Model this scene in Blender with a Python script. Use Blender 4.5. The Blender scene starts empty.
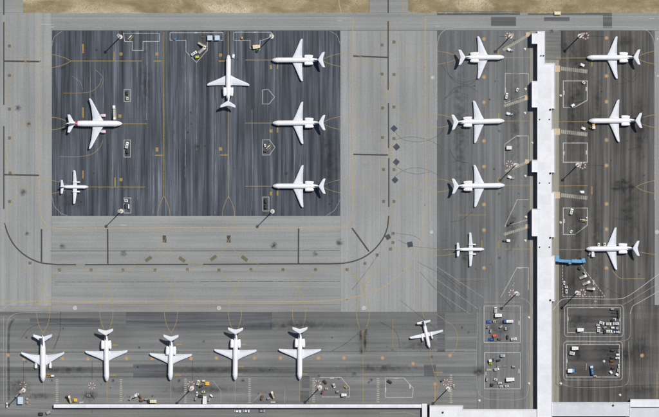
import bpy, math, random
from mathutils import Vector, Matrix
random.seed(7)
S = 0.668                                   # metres per photograph pixel on the ground
def W(px, py): return ((px - 329.5) * S, (208.5 - py) * S)
scene = bpy.context.scene
COL = scene.collection

# ---------------------------------------------------------------- camera, world, sun, exposure
H = 3000.0
cam = bpy.data.cameras.new('camera'); camo = bpy.data.objects.new('camera', cam); COL.objects.link(camo)
camo.location = (0, 0, H); camo.rotation_euler = (0, 0, 0)
cam.sensor_width = 36.0; cam.lens = 36.0 * H / (659 * S)
cam.clip_start = 50.0; cam.clip_end = 20000.0
scene.camera = camo
SUN_EL, SUN_AZ = math.radians(62), math.radians(45)      # azimuth clockwise from +Y (top of the picture)
world = bpy.data.worlds.new('World'); scene.world = world; world.use_nodes = True
nt = world.node_tree; nt.nodes.clear()
sky = nt.nodes.new('ShaderNodeTexSky'); sky.sky_type = 'NISHITA'; sky.sun_disc = False
sky.sun_elevation = SUN_EL; sky.sun_rotation = SUN_AZ
bg = nt.nodes.new('ShaderNodeBackground'); bg.inputs['Strength'].default_value = 0.06
wo = nt.nodes.new('ShaderNodeOutputWorld')
nt.links.new(sky.outputs[0], bg.inputs[0]); nt.links.new(bg.outputs[0], wo.inputs[0])
sd = Vector((math.sin(SUN_AZ) * math.cos(SUN_EL), math.cos(SUN_AZ) * math.cos(SUN_EL), math.sin(SUN_EL)))
sl = bpy.data.lights.new('sun', 'SUN'); sl.energy = 3.6; sl.angle = math.radians(0.5); sl.color = (1.0, 0.96, 0.90)
so = bpy.data.objects.new('sun', sl); COL.objects.link(so)
so.rotation_euler = (-sd).to_track_quat('-Z', 'Y').to_euler(); so.location = (0, 0, 200)
scene.view_settings.view_transform = 'Standard'; scene.view_settings.look = 'None'
scene.view_settings.exposure = 0.0; scene.view_settings.gamma = 1.0; scene.view_settings.use_curve_mapping = False

# ---------------------------------------------------------------- materials
def srgb(r, g, b):
    f = lambda c: (c / 255 / 12.92) if c <= 10 else ((c / 255 + 0.055) / 1.055) ** 2.4
    return (f(r), f(g), f(b), 1)
class N:
    """tiny node helper"""
    def __init__(s, name):
        s.m = bpy.data.materials.new(name); s.m.use_nodes = True; s.t = s.m.node_tree; s.t.nodes.clear()
        s.out = s.t.nodes.new('ShaderNodeOutputMaterial')
    def n(s, typ, **kw):
        x = s.t.nodes.new(typ)
        for k, v in kw.items(): setattr(x, k, v)
        return x
    def l(s, a, b): s.t.links.new(a, b)
    def val(s, sock, v):
        if hasattr(v, 'is_linked') or hasattr(v, 'links'): s.l(v, sock)
        else: sock.default_value = v
    def math(s, op, a, b=0.0):
        x = s.n('ShaderNodeMath', operation=op); s.val(x.inputs[0], a); s.val(x.inputs[1], b); return x.outputs[0]
    def pos(s): return s.n('ShaderNodeNewGeometry').outputs['Position']
    def noise(s, scale, detail=2.0, vec=None, sc=(1, 1, 1), loc=(0, 0, 0), rough=0.5):
        mp = s.n('ShaderNodeMapping'); s.l(vec or s.pos(), mp.inputs['Vector']); mp.inputs['Scale'].default_value = sc; mp.inputs['Location'].default_value = loc
        x = s.n('ShaderNodeTexNoise'); x.inputs['Scale'].default_value = scale; x.inputs['Detail'].default_value = detail; x.inputs['Roughness'].default_value = rough
        s.l(mp.outputs[0], x.inputs['Vector']); return x.outputs['Fac']
    def rng(s, v, a, b, c, d):
        x = s.n('ShaderNodeMapRange'); s.l(v, x.inputs[0])
        for i, k in enumerate((a, b, c, d)): x.inputs[1 + i].default_value = k
        return x.outputs[0]
    def mix(s, f, a, b, mode='MIX'):
        x = s.n('ShaderNodeMix', data_type='RGBA', blend_type=mode); s.val(x.inputs[0], f); s.val(x.inputs[6], a); s.val(x.inputs[7], b); return x.outputs[2]
    def bsdf(s, col, rough=0.8, metal=0.0, spec=0.3):
        p = s.n('ShaderNodeBsdfPrincipled'); s.val(p.inputs['Base Color'], col); s.val(p.inputs['Roughness'], rough); p.inputs['Metallic'].default_value = metal
        p.inputs['Specular IOR Level'].default_value = spec; return p
    def done(s, sh): s.l(sh, s.out.inputs[0]); return s.m

def pavement(name, rgb, axis, streak=0.35, blotch=0.25, fx=0.45, fy=0.012, seed=0.0, lane=True, hi=1.35, lo=0.68, thin=0.0):
    """paved surface: long machine / rain streaks along one axis, blotches, grain; lane tone from the object colour"""
    m = N(name)
    base = srgb(*rgb)
    a = (fx, fy, 1) if axis == 'y' else (fy, fx, 1)
    b = (fx * 2.6, fy * 2.2, 1) if axis == 'y' else (fy * 2.2, fx * 2.6, 1)
    c = (fx * .35, fy * .6, 1) if axis == 'y' else (fy * .6, fx * .35, 1)
    s1 = m.rng(m.noise(1, 2, sc=a, loc=(seed, seed, 0)), .3, .7, lo, hi)
    s2 = m.rng(m.noise(1, 3, sc=b, loc=(seed + 9, seed, 0)), .3, .7, .86, 1.14)
    s3 = m.rng(m.noise(1, 2, sc=c, loc=(seed + 31, 5, 0)), .3, .7, .85, 1.15)
    bl = m.rng(m.noise(.022, 4, loc=(seed, 3, 0)), .3, .7, 1 - blotch, 1 + blotch)
    fine = m.rng(m.noise(.8, 4, loc=(seed, 17, 0), rough=.6), .25, .75, .90, 1.10)
    k = m.math('POWER', m.math('MULTIPLY', m.math('MULTIPLY', s1, s2), s3), streak)
    k = m.math('MULTIPLY', m.math('MULTIPLY', k, bl), fine)
    if thin:
        e = (1.5, .016, 1) if axis == 'y' else (.016, 1.5, 1)
        msk = m.rng(m.noise(.022, 3, loc=(seed + 70, 4, 0)), .38, .62, .15, 1.1)
        th = m.math('MULTIPLY', m.rng(m.noise(1, 3, sc=e, loc=(seed + 63, 2, 0), rough=.6), .53, .72, 0, thin * 1.3), msk)
        k = m.math('MULTIPLY', k, m.math('ADD', th, 1.0))
        e2 = (.9, .02, 1) if axis == 'y' else (.02, .9, 1)
        k = m.math('MULTIPLY', k, m.rng(m.noise(1, 3, sc=e2, loc=(seed + 163, 8, 0), rough=.6), .55, .7, 1, 1 - thin * .4))
    # dark drips of oil and rubber, sparse
    st = m.rng(m.noise(.11, 5, loc=(seed + 50, 0, 0), rough=.65), .66, .78, 1.0, .72)
    k = m.math('MULTIPLY', k, st)
    col = m.n('ShaderNodeVectorMath', operation='SCALE'); col.inputs[0].default_value = base[:3]; m.l(k, col.inputs['Scale'])
    v = col.outputs[0]
    if lane:
        oi = m.n('ShaderNodeObjectInfo'); v = m.mix(1.0, v, oi.outputs['Color'], 'MULTIPLY')
    return m.done(m.bsdf(v, .88, spec=.2).outputs[0])

def plain(name, rgb, rough=.6, metal=0.0, dirt=.12, scale=1.2, spec=.3):
    m = N(name); c = srgb(*rgb)
    d = tuple(x * (1 - dirt * 2) for x in c[:3]) + (1,)
    f = m.rng(m.noise(scale, 4), .35, .75, 0, 1)
    return m.done(m.bsdf(m.mix(f, c, d), rough, metal, spec).outputs[0])

def paint(name, rgb, wear=.5, alpha=1.0, scale=.9):
    """road paint: worn away in patches so that the pavement shows through"""
    m = N(name)
    p = m.bsdf(srgb(*rgb), .8, spec=.2)
    t = m.n('ShaderNodeBsdfTransparent')
    f = m.math('MULTIPLY', m.rng(m.noise(scale, 5, rough=.7), .3, .62, 1 - wear, 1), alpha)
    x = m.n('ShaderNodeMixShader'); m.l(f, x.inputs[0]); m.l(t.outputs[0], x.inputs[1]); m.l(p.outputs[0], x.inputs[2])
    return m.done(x.outputs[0])

def stain(name, rgb, amax=.8, scale=.5, thr=(.42, .62)):
    """oil / rubber stain: fades out to the rim of its sheet in noisy patches"""
    m = N(name)
    tc = m.n('ShaderNodeTexCoord')
    mp = m.n('ShaderNodeMapping'); m.l(tc.outputs['Generated'], mp.inputs[0]); mp.inputs['Location'].default_value = (-1, -1, 0); mp.inputs['Scale'].default_value = (2, 2, 0)
    ln = m.n('ShaderNodeVectorMath', operation='LENGTH'); m.l(mp.outputs[0], ln.inputs[0])
    rr = m.math('ADD', ln.outputs['Value'], m.rng(m.noise(scale * 1.7, 3, loc=(5, 5, 0)), .3, .7, -.22, .22))
    rad = m.math('POWER', m.rng(rr, .05, .95, 1, 0), 1.3)
    nz = m.rng(m.noise(scale, 3, rough=.55), thr[0], thr[1], .15, 1)
    f = m.math('MULTIPLY', m.math('MULTIPLY', rad, nz), amax)
    p = m.bsdf(srgb(*rgb), .7); t = m.n('ShaderNodeBsdfTransparent')
    x = m.n('ShaderNodeMixShader'); m.l(f, x.inputs[0]); m.l(t.outputs[0], x.inputs[1]); m.l(p.outputs[0], x.inputs[2])
    return m.done(x.outputs[0])

def grass_mat():
    m = N('dry_grass')
    a = m.noise(.06, 6, rough=.7, sc=(.6, 1.6, 1)); b = m.noise(.35, 5, loc=(9, 2, 0), rough=.7); c = m.noise(.02, 3, loc=(40, 8, 0), sc=(1, 2.5, 1))
    col = m.mix(m.rng(a, .38, .62, 0, 1), srgb(122, 112, 82), srgb(166, 153, 124))
    col = m.mix(m.rng(b, .38, .66, 0, .85), col, srgb(136, 124, 96))
    col = m.mix(m.rng(c, .50, .66, 0, .8), col, srgb(204, 192, 164))
    col = m.mix(m.rng(m.noise(.06, 4, loc=(3, 77, 0)), .58, .72, 0, .7), col, srgb(106, 98, 70))
    return m.done(m.bsdf(col, .95, spec=.1).outputs[0])

def aircraft_paint(name, rgb, rough=.42):
    m = N(name); c = srgb(*rgb)
    f = m.rng(m.noise(.5, 4, sc=(1, 1, 1)), .35, .75, 0, 1); g = m.rng(m.noise(4.0, 2), .45, .8, 0, .5)
    col = m.mix(f, c, tuple(x * .90 for x in c[:3]) + (1,)); col = m.mix(g, col, tuple(x * .86 for x in c[:3]) + (1,))
    return m.done(m.bsdf(col, rough, spec=.35).outputs[0])

M = {}
M['west'] = pavement('dark_asphalt', (76, 81, 88), 'y', 1.1, .22, fx=.40, fy=.016, seed=1, hi=1.45, lo=.60, thin=1.0)
M['conc_v'] = pavement('concrete_lanes', (144, 146, 145), 'y', .28, .09, fx=.28, fy=.008, seed=2)
M['conc_h'] = pavement('concrete_bands', (142, 144, 142), 'x', .32, .09, fx=.28, fy=.008, seed=3)
M['road'] = pavement('grey_asphalt', (138, 140, 138), 'x', .3, .08, fx=.4, fy=.006, seed=4, lane=False)
M['east'] = pavement('stand_asphalt', (114, 115, 115), 'y', .55, .13, fx=.45, fy=.012, seed=5)
M['right'] = pavement('stand_asphalt_warm', (92, 91, 88), 'y', 1.0, .22, fx=.42, fy=.012, seed=6, thin=.55)
M['south'] = pavement('stand_asphalt_bands', (116, 117, 116), 'x', .5, .15, fx=.32, fy=.010, seed=7)
M['strip'] = pavement('service_strip', (142, 139, 130), 'y', .35, .10, fx=.6, fy=.03, seed=8, lane=False)
M['joint'] = plain('joint_sealant', (70, 70, 70), .95)
M['ground'] = grass_mat(); M['tuft'] = plain('dry_tuft', (150, 136, 96), .95, dirt=.2, scale=.06)
M['yellow'] = paint('yellow_paint', (192, 168, 98), .55, .68)
M['yellow2'] = paint('yellow_paint_fresh', (190, 160, 84), .5, .72)
M['peach'] = paint('orange_edge_paint', (202, 174, 136), .5, .74)
M['white_p'] = paint('white_paint', (214, 214, 210), .6, .75)
M['white_f'] = paint('white_paint_faint', (196, 196, 194), .75, .5)
M['black_p'] = paint('black_paint', (76, 75, 72), .3, .92)
M['olive'] = paint('olive_marking', (112, 102, 74), .5, .62)
M['slate'] = paint('slate_marking', (66, 72, 84), .45, .82)
M['red_p'] = paint('red_paint', (160, 98, 92), .7, .66)
M['orange'] = paint('orange_paint', (210, 174, 130), .5, .74, scale=1.6)
M['orange_halo'] = paint('orange_stain', (196, 168, 130), .8, .5, scale=1.2)
M['cream_p'] = paint('cream_paint', (190, 186, 172), .5, .72)
M['tan'] = plain('tan_plate', (204, 184, 156), .8)
M['scrape'] = paint('pale_scrape', (150, 156, 164), .95, .55, scale=.16)
M['skid'] = paint('tyre_rubber_mark', (58, 58, 60), .8, .42, scale=.6)
M['patch_d'] = pavement('dark_repair', (94, 95, 95), 'x', .5, .12, seed=11, lane=False); M['patch_s'] = pavement('slate_repair', (90, 92, 95), 'x', .9, .2, fx=.5, fy=.012, seed=14, lane=False, thin=.3); M['patch_k'] = pavement('worn_black_asphalt', (88, 87, 85), 'x', .8, .34, seed=15, lane=False); M['fore'] = pavement('forecourt_asphalt', (116, 117, 115), 'x', .5, .12, seed=16, lane=False)
M['patch_l'] = pavement('light_repair', (134, 135, 132), 'x', .4, .1, seed=12, lane=False)
M['oil'] = stain('oil_stain', (34, 34, 38), .75, .45, (.3, .65))
M['oil_soft'] = stain('soft_oil_stain', (44, 44, 46), .66, .22, (.3, .75))
M['ac'] = aircraft_paint('aircraft_white', (238, 238, 240))
M['ac_wing'] = aircraft_paint('aircraft_wing_grey', (218, 221, 227))
M['ac_ctrl'] = aircraft_paint('control_surface_grey', (200, 204, 211))
M['ac_metal'] = plain('polished_lip', (190, 192, 196), .3, .8)
M['ac_dark'] = plain('intake_black', (26, 26, 30), .6)
M['glass'] = plain('dark_glass', (30, 34, 42), .12, 0, .05, spec=.6)
M['navy'] = plain('navy_paint', (36, 48, 92), .45); M['red'] = plain('red_paint_gloss', (190, 70, 74), .45)
M['pinkcowl'] = plain('pale_red_cowl', (232, 205, 208), .4, dirt=.05)
M['rubber'] = plain('tyre_rubber', (30, 30, 32), .9); M['steel'] = plain('steel', (150, 152, 154), .45, .6)
def roofmat(name, rgb):
    m = N(name); c = srgb(*rgb); oi = m.n('ShaderNodeObjectInfo')
    a = m.rng(m.noise(.18, 4, rough=.65), .3, .75, 1.0, .88); b = m.rng(m.noise(1.1, 4, rough=.7), .5, .8, 1.0, .84); t = m.rng(oi.outputs['Random'], 0, 1, .93, 1.03)
    k = m.math('MULTIPLY', m.math('MULTIPLY', a, b), t); v = m.n('ShaderNodeVectorMath', operation='SCALE'); v.inputs[0].default_value = c[:3]; m.l(k, v.inputs['Scale'])
    return m.done(m.bsdf(v.outputs[0], .6).outputs[0])
M['roof'] = roofmat('white_roof', (228, 229, 232))
M['roof2'] = roofmat('pale_roof', (208, 211, 216))
M['roofside'] = plain('grey_cladding', (150, 152, 156), .6)
M['galv'] = plain('galvanised', (176, 178, 178), .5, .3); M['conc_base'] = plain('pale_concrete', (222, 216, 202), .85, dirt=.1)
VC = {'white': (232, 232, 230), 'cream': (226, 214, 178), 'yellow': (222, 178, 62), 'blue': (52, 84, 168), 'skyblue': (92, 150, 208), 'orange': (214, 92, 48),
      'dark': (52, 52, 54), 'brown': (108, 78, 52), 'red': (178, 44, 44), 'grey': (152, 154, 156), 'paleblue': (200, 220, 234), 'lime': (190, 196, 60), 'rust': (128, 66, 48), 'teal': (62, 104, 150)}
def vm(c):
    k = 'v_' + c
    if k not in M: M[k] = plain('vehicle_' + c, VC[c], .45, dirt=.08, scale=1.5)
    return M[k]

# ---------------------------------------------------------------- mesh helpers
class MB:
    def __init__(s): s.v = []; s.f = []
    def add(s, vs, fs):
        o = len(s.v); s.v += [tuple(v) for v in vs]; s.f += [tuple(i + o for i in f) for f in fs]; return s
    def box(s, c, d, rz=0.0, ry=0.0):
        x, y, z = d[0] / 2, d[1] / 2, d[2] / 2
        m = Matrix.Translation(c) @ Matrix.Rotation(rz, 4, 'Z') @ Matrix.Rotation(ry, 4, 'Y')
        vs = [m @ Vector(p) for p in ((-x, -y, -z), (x, -y, -z), (x, y, -z), (-x, y, -z), (-x, -y, z), (x, -y, z), (x, y, z), (-x, y, z))]
        return s.add(vs, [(0, 3, 2, 1), (4, 5, 6, 7), (0, 1, 5, 4), (1, 2, 6, 5), (2, 3, 7, 6), (3, 0, 4, 7)])
    def prism(s, poly, z0, z1):
        n = len(poly)
        a = sum(poly[i][0] * poly[(i + 1) % n][1] - poly[(i + 1) % n][0] * poly[i][1] for i in range(n))
        if a < 0: poly = poly[::-1]
        s.add([(x, y, z0) for x, y in poly] + [(x, y, z1) for x, y in poly],
              [tuple(range(n - 1, -1, -1)), tuple(range(n, 2 * n))] + [(i, (i + 1) % n, n + (i + 1) % n, n + i) for i in range(n)])
        return s
    def side(s, prof, w, inset=0.0):
        """profile in x,z extruded across y with the top drawn in by inset"""
        n = len(prof); zt = max(p[1] for p in prof); zb = min(p[1] for p in prof)
        def yy(z): return w / 2 - inset * (z - zb) / (zt - zb)
        a = [(x, -yy(z), z) for x, z in prof]; b = [(x, yy(z), z) for x, z in prof]
        return s.add(a + b, [tuple(range(n)), tuple(range(2 * n - 1, n - 1, -1))] + [((i + 1) % n, i, n + i, n + (i + 1) % n) for i in range(n)])
    def cyl(s, p0, p1, r0, r1=None, n=12, cap=True):
        r1 = r0 if r1 is None else r1
        p0, p1 = Vector(p0), Vector(p1); d = (p1 - p0).normalized()
        u = d.orthogonal().normalized(); w = d.cross(u)
        vs = []
        for p, r in ((p0, r0), (p1, r1)):
            for i in range(n):
                a = 2 * math.pi * i / n; vs.append(p + u * r * math.cos(a) + w * r * math.sin(a))
        fs = [(i, (i + 1) % n, n + (i + 1) % n, n + i) for i in range(n)]
        if cap: fs += [tuple(range(n - 1, -1, -1)), tuple(range(n, 2 * n))]
        return s.add(vs, fs)
    def loft(s, rings, cap=True):
        n = len(rings[0]); vs = [p for r in rings for p in r]; fs = []
        for k in range(len(rings) - 1):
            for i in range(n):
                j = (i + 1) % n; fs.append((k * n + i, k * n + j, (k + 1) * n + j, (k + 1) * n + i))
        if cap: fs += [tuple(range(n - 1, -1, -1)), tuple(range((len(rings) - 1) * n, len(rings) * n))]
        return s.add(vs, fs)
    def mesh(s, name, mat, smooth=False):
        me = bpy.data.meshes.new(name); me.from_pydata(s.v, [], s.f); me.update()
        import bmesh
        b = bmesh.new(); b.from_mesh(me); bmesh.ops.recalc_face_normals(b, faces=b.faces); b.to_mesh(me); b.free()
        if smooth:
            me.shade_smooth()
            me.set_sharp_from_angle(angle=math.radians(40))
        me.materials.append(mat); return me
    def build(s, name, mat, parent=None, smooth=False):
        o = bpy.data.objects.new(name, s.mesh(name, mat, smooth)); COL.objects.link(o); o.parent = parent; return o

def empty(name, x=0, y=0, z=0, rz=0):
    o = bpy.data.objects.new(name, None); COL.objects.link(o); o.location = (x, y, z); o.rotation_euler = (0, 0, rz); o.empty_display_size = 1; return o
def tag(o, label, cat, group=None):
    o['label'] = label; o['category'] = cat
    if group: o['group'] = group
    return o
def structure(o): o['kind'] = 'structure'; return o
def copy_tree(o, parent=None, kids=None):
    c = o.copy(); COL.objects.link(c); c.parent = parent
    for ch in KIDS.get(o.name, []) if kids is None else kids: copy_tree(ch, c)
    return c
KIDS = {}
def index_kids(root):
    st = [root]
    while st:
        o = st.pop(); ks = [c for c in ALLNEW if c.parent == o]; KIDS[o.name] = ks; st += ks
ALLNEW = []

def strip_mesh(pts, w, z, closed=False):
    """flat ribbon of width w along a polyline (metres)"""
    n = len(pts); L = []; R = []
    for i in range(n):
        p = Vector(pts[i])
        a = Vector(pts[i - 1]) if (i > 0 or closed) else None
        b = Vector(pts[(i + 1) % n]) if (i < n - 1 or closed) else None
        d1 = (p - a).normalized() if a is not None else (b - p).normalized()
        d2 = (b - p).normalized() if b is not None else d1
        t = d1 + d2
        t = d1 if t.length < 1e-4 else t.normalized()
        nrm = Vector((-t.y, t.x)); k = max(.5, abs(nrm.dot(Vector((-d1.y, d1.x)))))
        L.append(p + nrm * w / 2 / k); R.append(p - nrm * w / 2 / k)
    vs = [(q.x, q.y, z) for q in L] + [(q.x, q.y, z) for q in R]
    m = n if closed else n - 1
    fs = [(n + i, n + (i + 1) % n, (i + 1) % n, i) for i in range(m)]
    return vs, fs
def smooth_poly(pts, k=7):
    """centripetal Catmull-Rom through pixel points (no overshoot beside long straights)"""
    P = [Vector(p) for p in pts]; P = [P[0] * 2 - P[1]] + P + [P[-1] * 2 - P[-2]]; out = []
    for i in range(1, len(P) - 2):
        p0, p1, p2, p3 = P[i - 1:i + 3]
        t0 = 0.0; t1 = t0 + max(.05, (p1 - p0).length) ** .5; t2 = t1 + max(.05, (p2 - p1).length) ** .5; t3 = t2 + max(.05, (p3 - p2).length) ** .5
        for j in range(k):
            t = t1 + (t2 - t1) * j / k
            a1 = p0 * ((t1 - t) / (t1 - t0)) + p1 * ((t - t0) / (t1 - t0)); a2 = p1 * ((t2 - t) / (t2 - t1)) + p2 * ((t - t1) / (t2 - t1)); a3 = p2 * ((t3 - t) / (t3 - t2)) + p3 * ((t - t2) / (t3 - t2))
            b1 = a1 * ((t2 - t) / (t2 - t0)) + a2 * ((t - t0) / (t2 - t0)); b2 = a2 * ((t3 - t) / (t3 - t1)) + a3 * ((t - t1) / (t3 - t1))
            out.append(tuple(b1 * ((t2 - t) / (t2 - t1)) + b2 * ((t - t1) / (t2 - t1))))
    out.append(tuple(pts[-1])); return out
LAYER = [0]
def lz():
    LAYER[0] += 1; return .010 + (LAYER[0] % 26) * .0022
def line(name, pts, w, mat, parent, curve=False, closed=False, dash=None):
    """painted line from pixel points, width in pixels"""
    if curve: pts = smooth_poly(pts)
    q = [W(*p) for p in pts]; z = lz(); mb = MB()
    if dash:
        on, off = dash[0] * S, dash[1] * S
        for a, b in zip(q[:-1], q[1:]):
            a, b = Vector(a), Vector(b); d = (b - a); ln = d.length; d.normalize(); t = 0
            while t < ln:
                mb.add(*strip_mesh([a + d * t, a + d * min(ln, t + on)], w * S, z)); t += on + off
    else: mb.add(*strip_mesh(q, w * S, z, closed))
    me = bpy.data.meshes.new(name); me.from_pydata(mb.v, [], mb.f); me.materials.append(M[mat])
    o = bpy.data.objects.new(name, me); COL.objects.link(o); o.parent = parent; return o
def sheet(name, poly, mat, parent, z=None):
    z = lz() if z is None else z
    me = bpy.data.meshes.new(name); q = [W(*p) for p in poly]; n = len(q)
    a = sum(q[i][0] * q[(i + 1) % n][1] - q[(i + 1) % n][0] * q[i][1] for i in range(n))
    if a < 0: q = q[::-1]
    me.from_pydata([(x, y, z) for x, y in q], [], [tuple(range(n))]); me.materials.append(M[mat])
    o = bpy.data.objects.new(name, me); COL.objects.link(o); o.parent = parent; return o
def rect(x0, y0, x1, y1): return [(x0, y0), (x1, y0), (x1, y1), (x0, y1)]
def disc(cx, cy, r, n=20, rx=None): return [(cx + (rx or r) * math.cos(2 * math.pi * i / n), cy + r * math.sin(2 * math.pi * i / n)) for i in range(n)]
def diamond(cx, cy, r, a=45): return [(cx + r * math.cos(math.radians(a + 90 * i)), cy + r * math.sin(math.radians(a + 90 * i))) for i in range(4)]

# ---------------------------------------------------------------- ground, taxiways, aprons
g = MB().add([(-6000, -6000, -.30), (6000, -6000, -.30), (6000, 6000, -.30), (-6000, 6000, -.30)], [(0, 1, 2, 3)]).build('ground', M['ground']); structure(g)
def lanes(name, x0, y0, x1, y1, axis, width, tone, mat):
    """a paved area made of paving lanes laid side by side over a dark joint bed"""
    (ax, ay), (bx, by) = W(x0, y1), W(x1, y0)
    bed = structure(MB().prism([(ax, ay), (bx, ay), (bx, by), (ax, by)], -.28, -.02).build(name, M['joint']))
    a, b = (x0, x1) if axis == 'y' else (y0, y1)
    n = max(1, round((b - a) / width)); w = (b - a) / n; me = None
    for i in range(n):
        p = a + i * w; c = p + w / 2
        (ux, uy), (vx, vy) = (W(p, y1), W(p + w, y0)) if axis == 'y' else (W(x0, p + w), W(x1, p))
        if me is None:
            hx, hy = (vx - ux) / 2, (vy - uy) / 2
            gx, gy = (hx - .03, hy) if axis == 'y' else (hx, hy - .03)
            me = MB().prism([(-gx, -gy), (gx, -gy), (gx, gy), (-gx, gy)], -.15, 0).mesh('paving_lane', M[mat])
        o = bpy.data.objects.new('paving_lane', me); COL.objects.link(o); o.parent = bed
        o.location = ((ux + vx) / 2, (uy + vy) / 2, 0); t = tone(c); o.color = (t[0], t[1], t[2], 1) if isinstance(t, tuple) else (t, t, t, 1)
    return bed
R = random.Random(3)
def tone_var(v): return lambda c: 1 + R.uniform(-v, v)
def slab(name, poly, mat, z=0.0):
    return structure(MB().prism([W(*p) for p in poly], -.28, z).build(name, M[mat]))

def tone_west(c):
    t = 1 + R.uniform(-.22, .18)
    if c > 245: t = .93 + R.uniform(-.07, .07)
    if 150 < c < 200: t *= 1.06
    return t
apron_w = lanes('west_apron', 51.7, 30.5, 340.5, 216, 'y', 6.2, tone_west, 'west')
def tone_mid(c): return (1.02 if c < 388 else 1.0) + R.uniform(-.035, .035)
taxi_l = lanes('left_taxiway', -220, 12.6, 51.6, 306, 'y', 8.5, lambda c: (1.05 if c > 40 else 1.0) + R.uniform(-.035, .035), 'conc_v')
taxi_m = lanes('centre_taxiway', 340.6, 30.6, 437, 312, 'y', 8, tone_mid, 'conc_v')
taxi_s = lanes('lower_taxiway', 51.7, 216.1, 340.5, 304, 'x', 8, lambda c: (1.04 if c < 229 else .985) + R.uniform(-.045, .035), 'conc_h')
road_t = slab('perimeter_road', [(51.7, 12.6), (900, 12.6), (900, 30.5), (437.1, 30.4), (51.7, 30.4)], 'road')
slab('taxiway_link', rect(369.5, -260, 408, 12.5), 'road')
slab('taxiway_stub', rect(-220, -260, 23, 12.5), 'road')
def tone_east(c):
    if c < 452: return (.76, .78, .80)
    if c < 484: t = .84 + R.uniform(-.10, .06); return (t, t * 1.015, t * 1.03)
    return .96 + R.uniform(-.09, .07)
apron_e = lanes('pier_apron', 437.1, 30.6, 529.5, 312, 'y', 5.6, tone_east, 'east')
def tone_right(c):
    if 603 < c < 612: return 1.22
    if c > 642: return .92
    return .92 + R.uniform(-.16, .12)
apron_r = lanes('outer_apron', 559.1, 30.6, 654.5, 305, 'y', 5.6, tone_right, 'right')
def tone_rl(c): return .92 + R.uniform(-.12, .10)
apron_rl = lanes('outer_lower_apron', 559.1, 305.1, 900, 402, 'x', 7, tone_rl, 'right')
taxi_r = lanes('outer_taxiway', 654.6, 30.6, 900, 305, 'y', 9, lambda c: .96 + R.uniform(-.03, .03), 'conc_v')
def tone_south(c):
    base = {312: .78, 320: .86, 327: .80, 334: .92, 341: .98, 348: .96, 355: 1.12, 362: 1.05, 367: .74, 374: 1.02, 381: 1.0, 388: 1.0, 395: 1.03, 402: 1.06}
    k = min(base, key=lambda q: abs(q - c)); return base[k] + R.uniform(-.05, .05)
apron_s = lanes('south_apron', -220, 312.1, 477, 403.5, 'x', 6.1, tone_south, 'south')
apron_p = lanes('parking_apron', 477.1, 312.1, 529.5, 409, 'y', 6.5, lambda c: .95 + R.uniform(-.09, .09), 'east')
service = slab('service_lane', rect(-220, 306.1, 51.6, 312), 'patch_l'); slab('service_lane', rect(51.7, 304.1, 340.5, 312), 'patch_l')
slab('pier_walkway', rect(529.6, 30.6, 544, 409), 'strip'); slab('pier_walkway', rect(544.1, 30.6, 559, 409), 'strip')
front = slab('forecourt_road', rect(-220, 403.6, 476.9, 640), 'fore'); slab('forecourt_road', [(477, 409.1), (559.1, 409.1), (559.1, 402.1), (900, 402.1), (900, 640), (477, 640)], 'fore')

# tufts of dry grass on the verge
rg = random.Random(5); mb = MB()
for (x0, x1) in ((23.5, 369), (408.5, 700)):
    for _ in range(int((x1 - x0) * 22)):
        px, py = rg.uniform(x0, x1), rg.uniform(-14, 12.2); x, y = W(px, py); r = rg.uniform(.10, .34); h = rg.uniform(.04, .2); a = rg.uniform(0, 6.3)
        vs = [(x + r * math.cos(a + 2.09 * i), y + r * math.sin(a + 2.09 * i), -.30) for i in range(3)] + [(x + rg.uniform(-.2, .2), y + rg.uniform(-.2, .2), -.30 + h)]
        mb.add(vs, [(0, 1, 3), (1, 2, 3), (2, 0, 3)])
me = bpy.data.meshes.new('verge_grass'); me.from_pydata(mb.v, [], mb.f); me.materials.append(M['tuft'])
o = bpy.data.objects.new('verge_grass', me); COL.objects.link(o); o['kind'] = 'stuff'; tag(o, 'dry olive and tan grass on the verge along the top', 'grass')

# ---------------------------------------------------------------- painted markings and patches
# dark bars of the taxiway centre lines
DK = 1.35
for pts in ([(3.8, -60), (3.8, 15)], [(3.8, 22), (3.8, 105)], [(3.8, 126), (3.8, 209)], [(388.2, -60), (388.2, 13)], [(388.2, 21), (388.2, 90)], [(388.4, 103), (388.6, 148)], [(388.8, 158), (388.8, 207)],
            [(58, 264.6), (76, 264.6)], [(85, 264.6), (188, 264.4)], [(203, 264.3), (330, 263.8)]):
    line('black_centre_line', pts, DK, 'black_p', taxi_m if pts[0][0] > 340 else taxi_l)
line('black_centre_line', [(4.5, 223), (8, 234), (15, 246), (26, 256), (40, 262.5), (58, 264.6)], DK, 'black_p', taxi_l, True)
line('black_centre_line', [(388.8, 216), (387, 229), (382, 240), (372, 251.5), (360, 259), (345, 263), (330, 263.8)], DK, 'black_p', taxi_m, True)
for a, b in (((4, 61), (40, 61.6)), ((4, 174.6), (40, 175.4)), ((41.5, 229), (41.5, 262)), ((107.6, 229), (107.8, 264)), ((298.6, 228.5), (298.4, 263.6)), ((352, 228), (369, 251.5)), ((353, 56), (388, 57.4)), ((353, 154.3), (388, 155))):
    line('black_stop_bar', [a, b], 1.55, 'black_p', taxi_m if a[0] > 340 else taxi_l)
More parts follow.
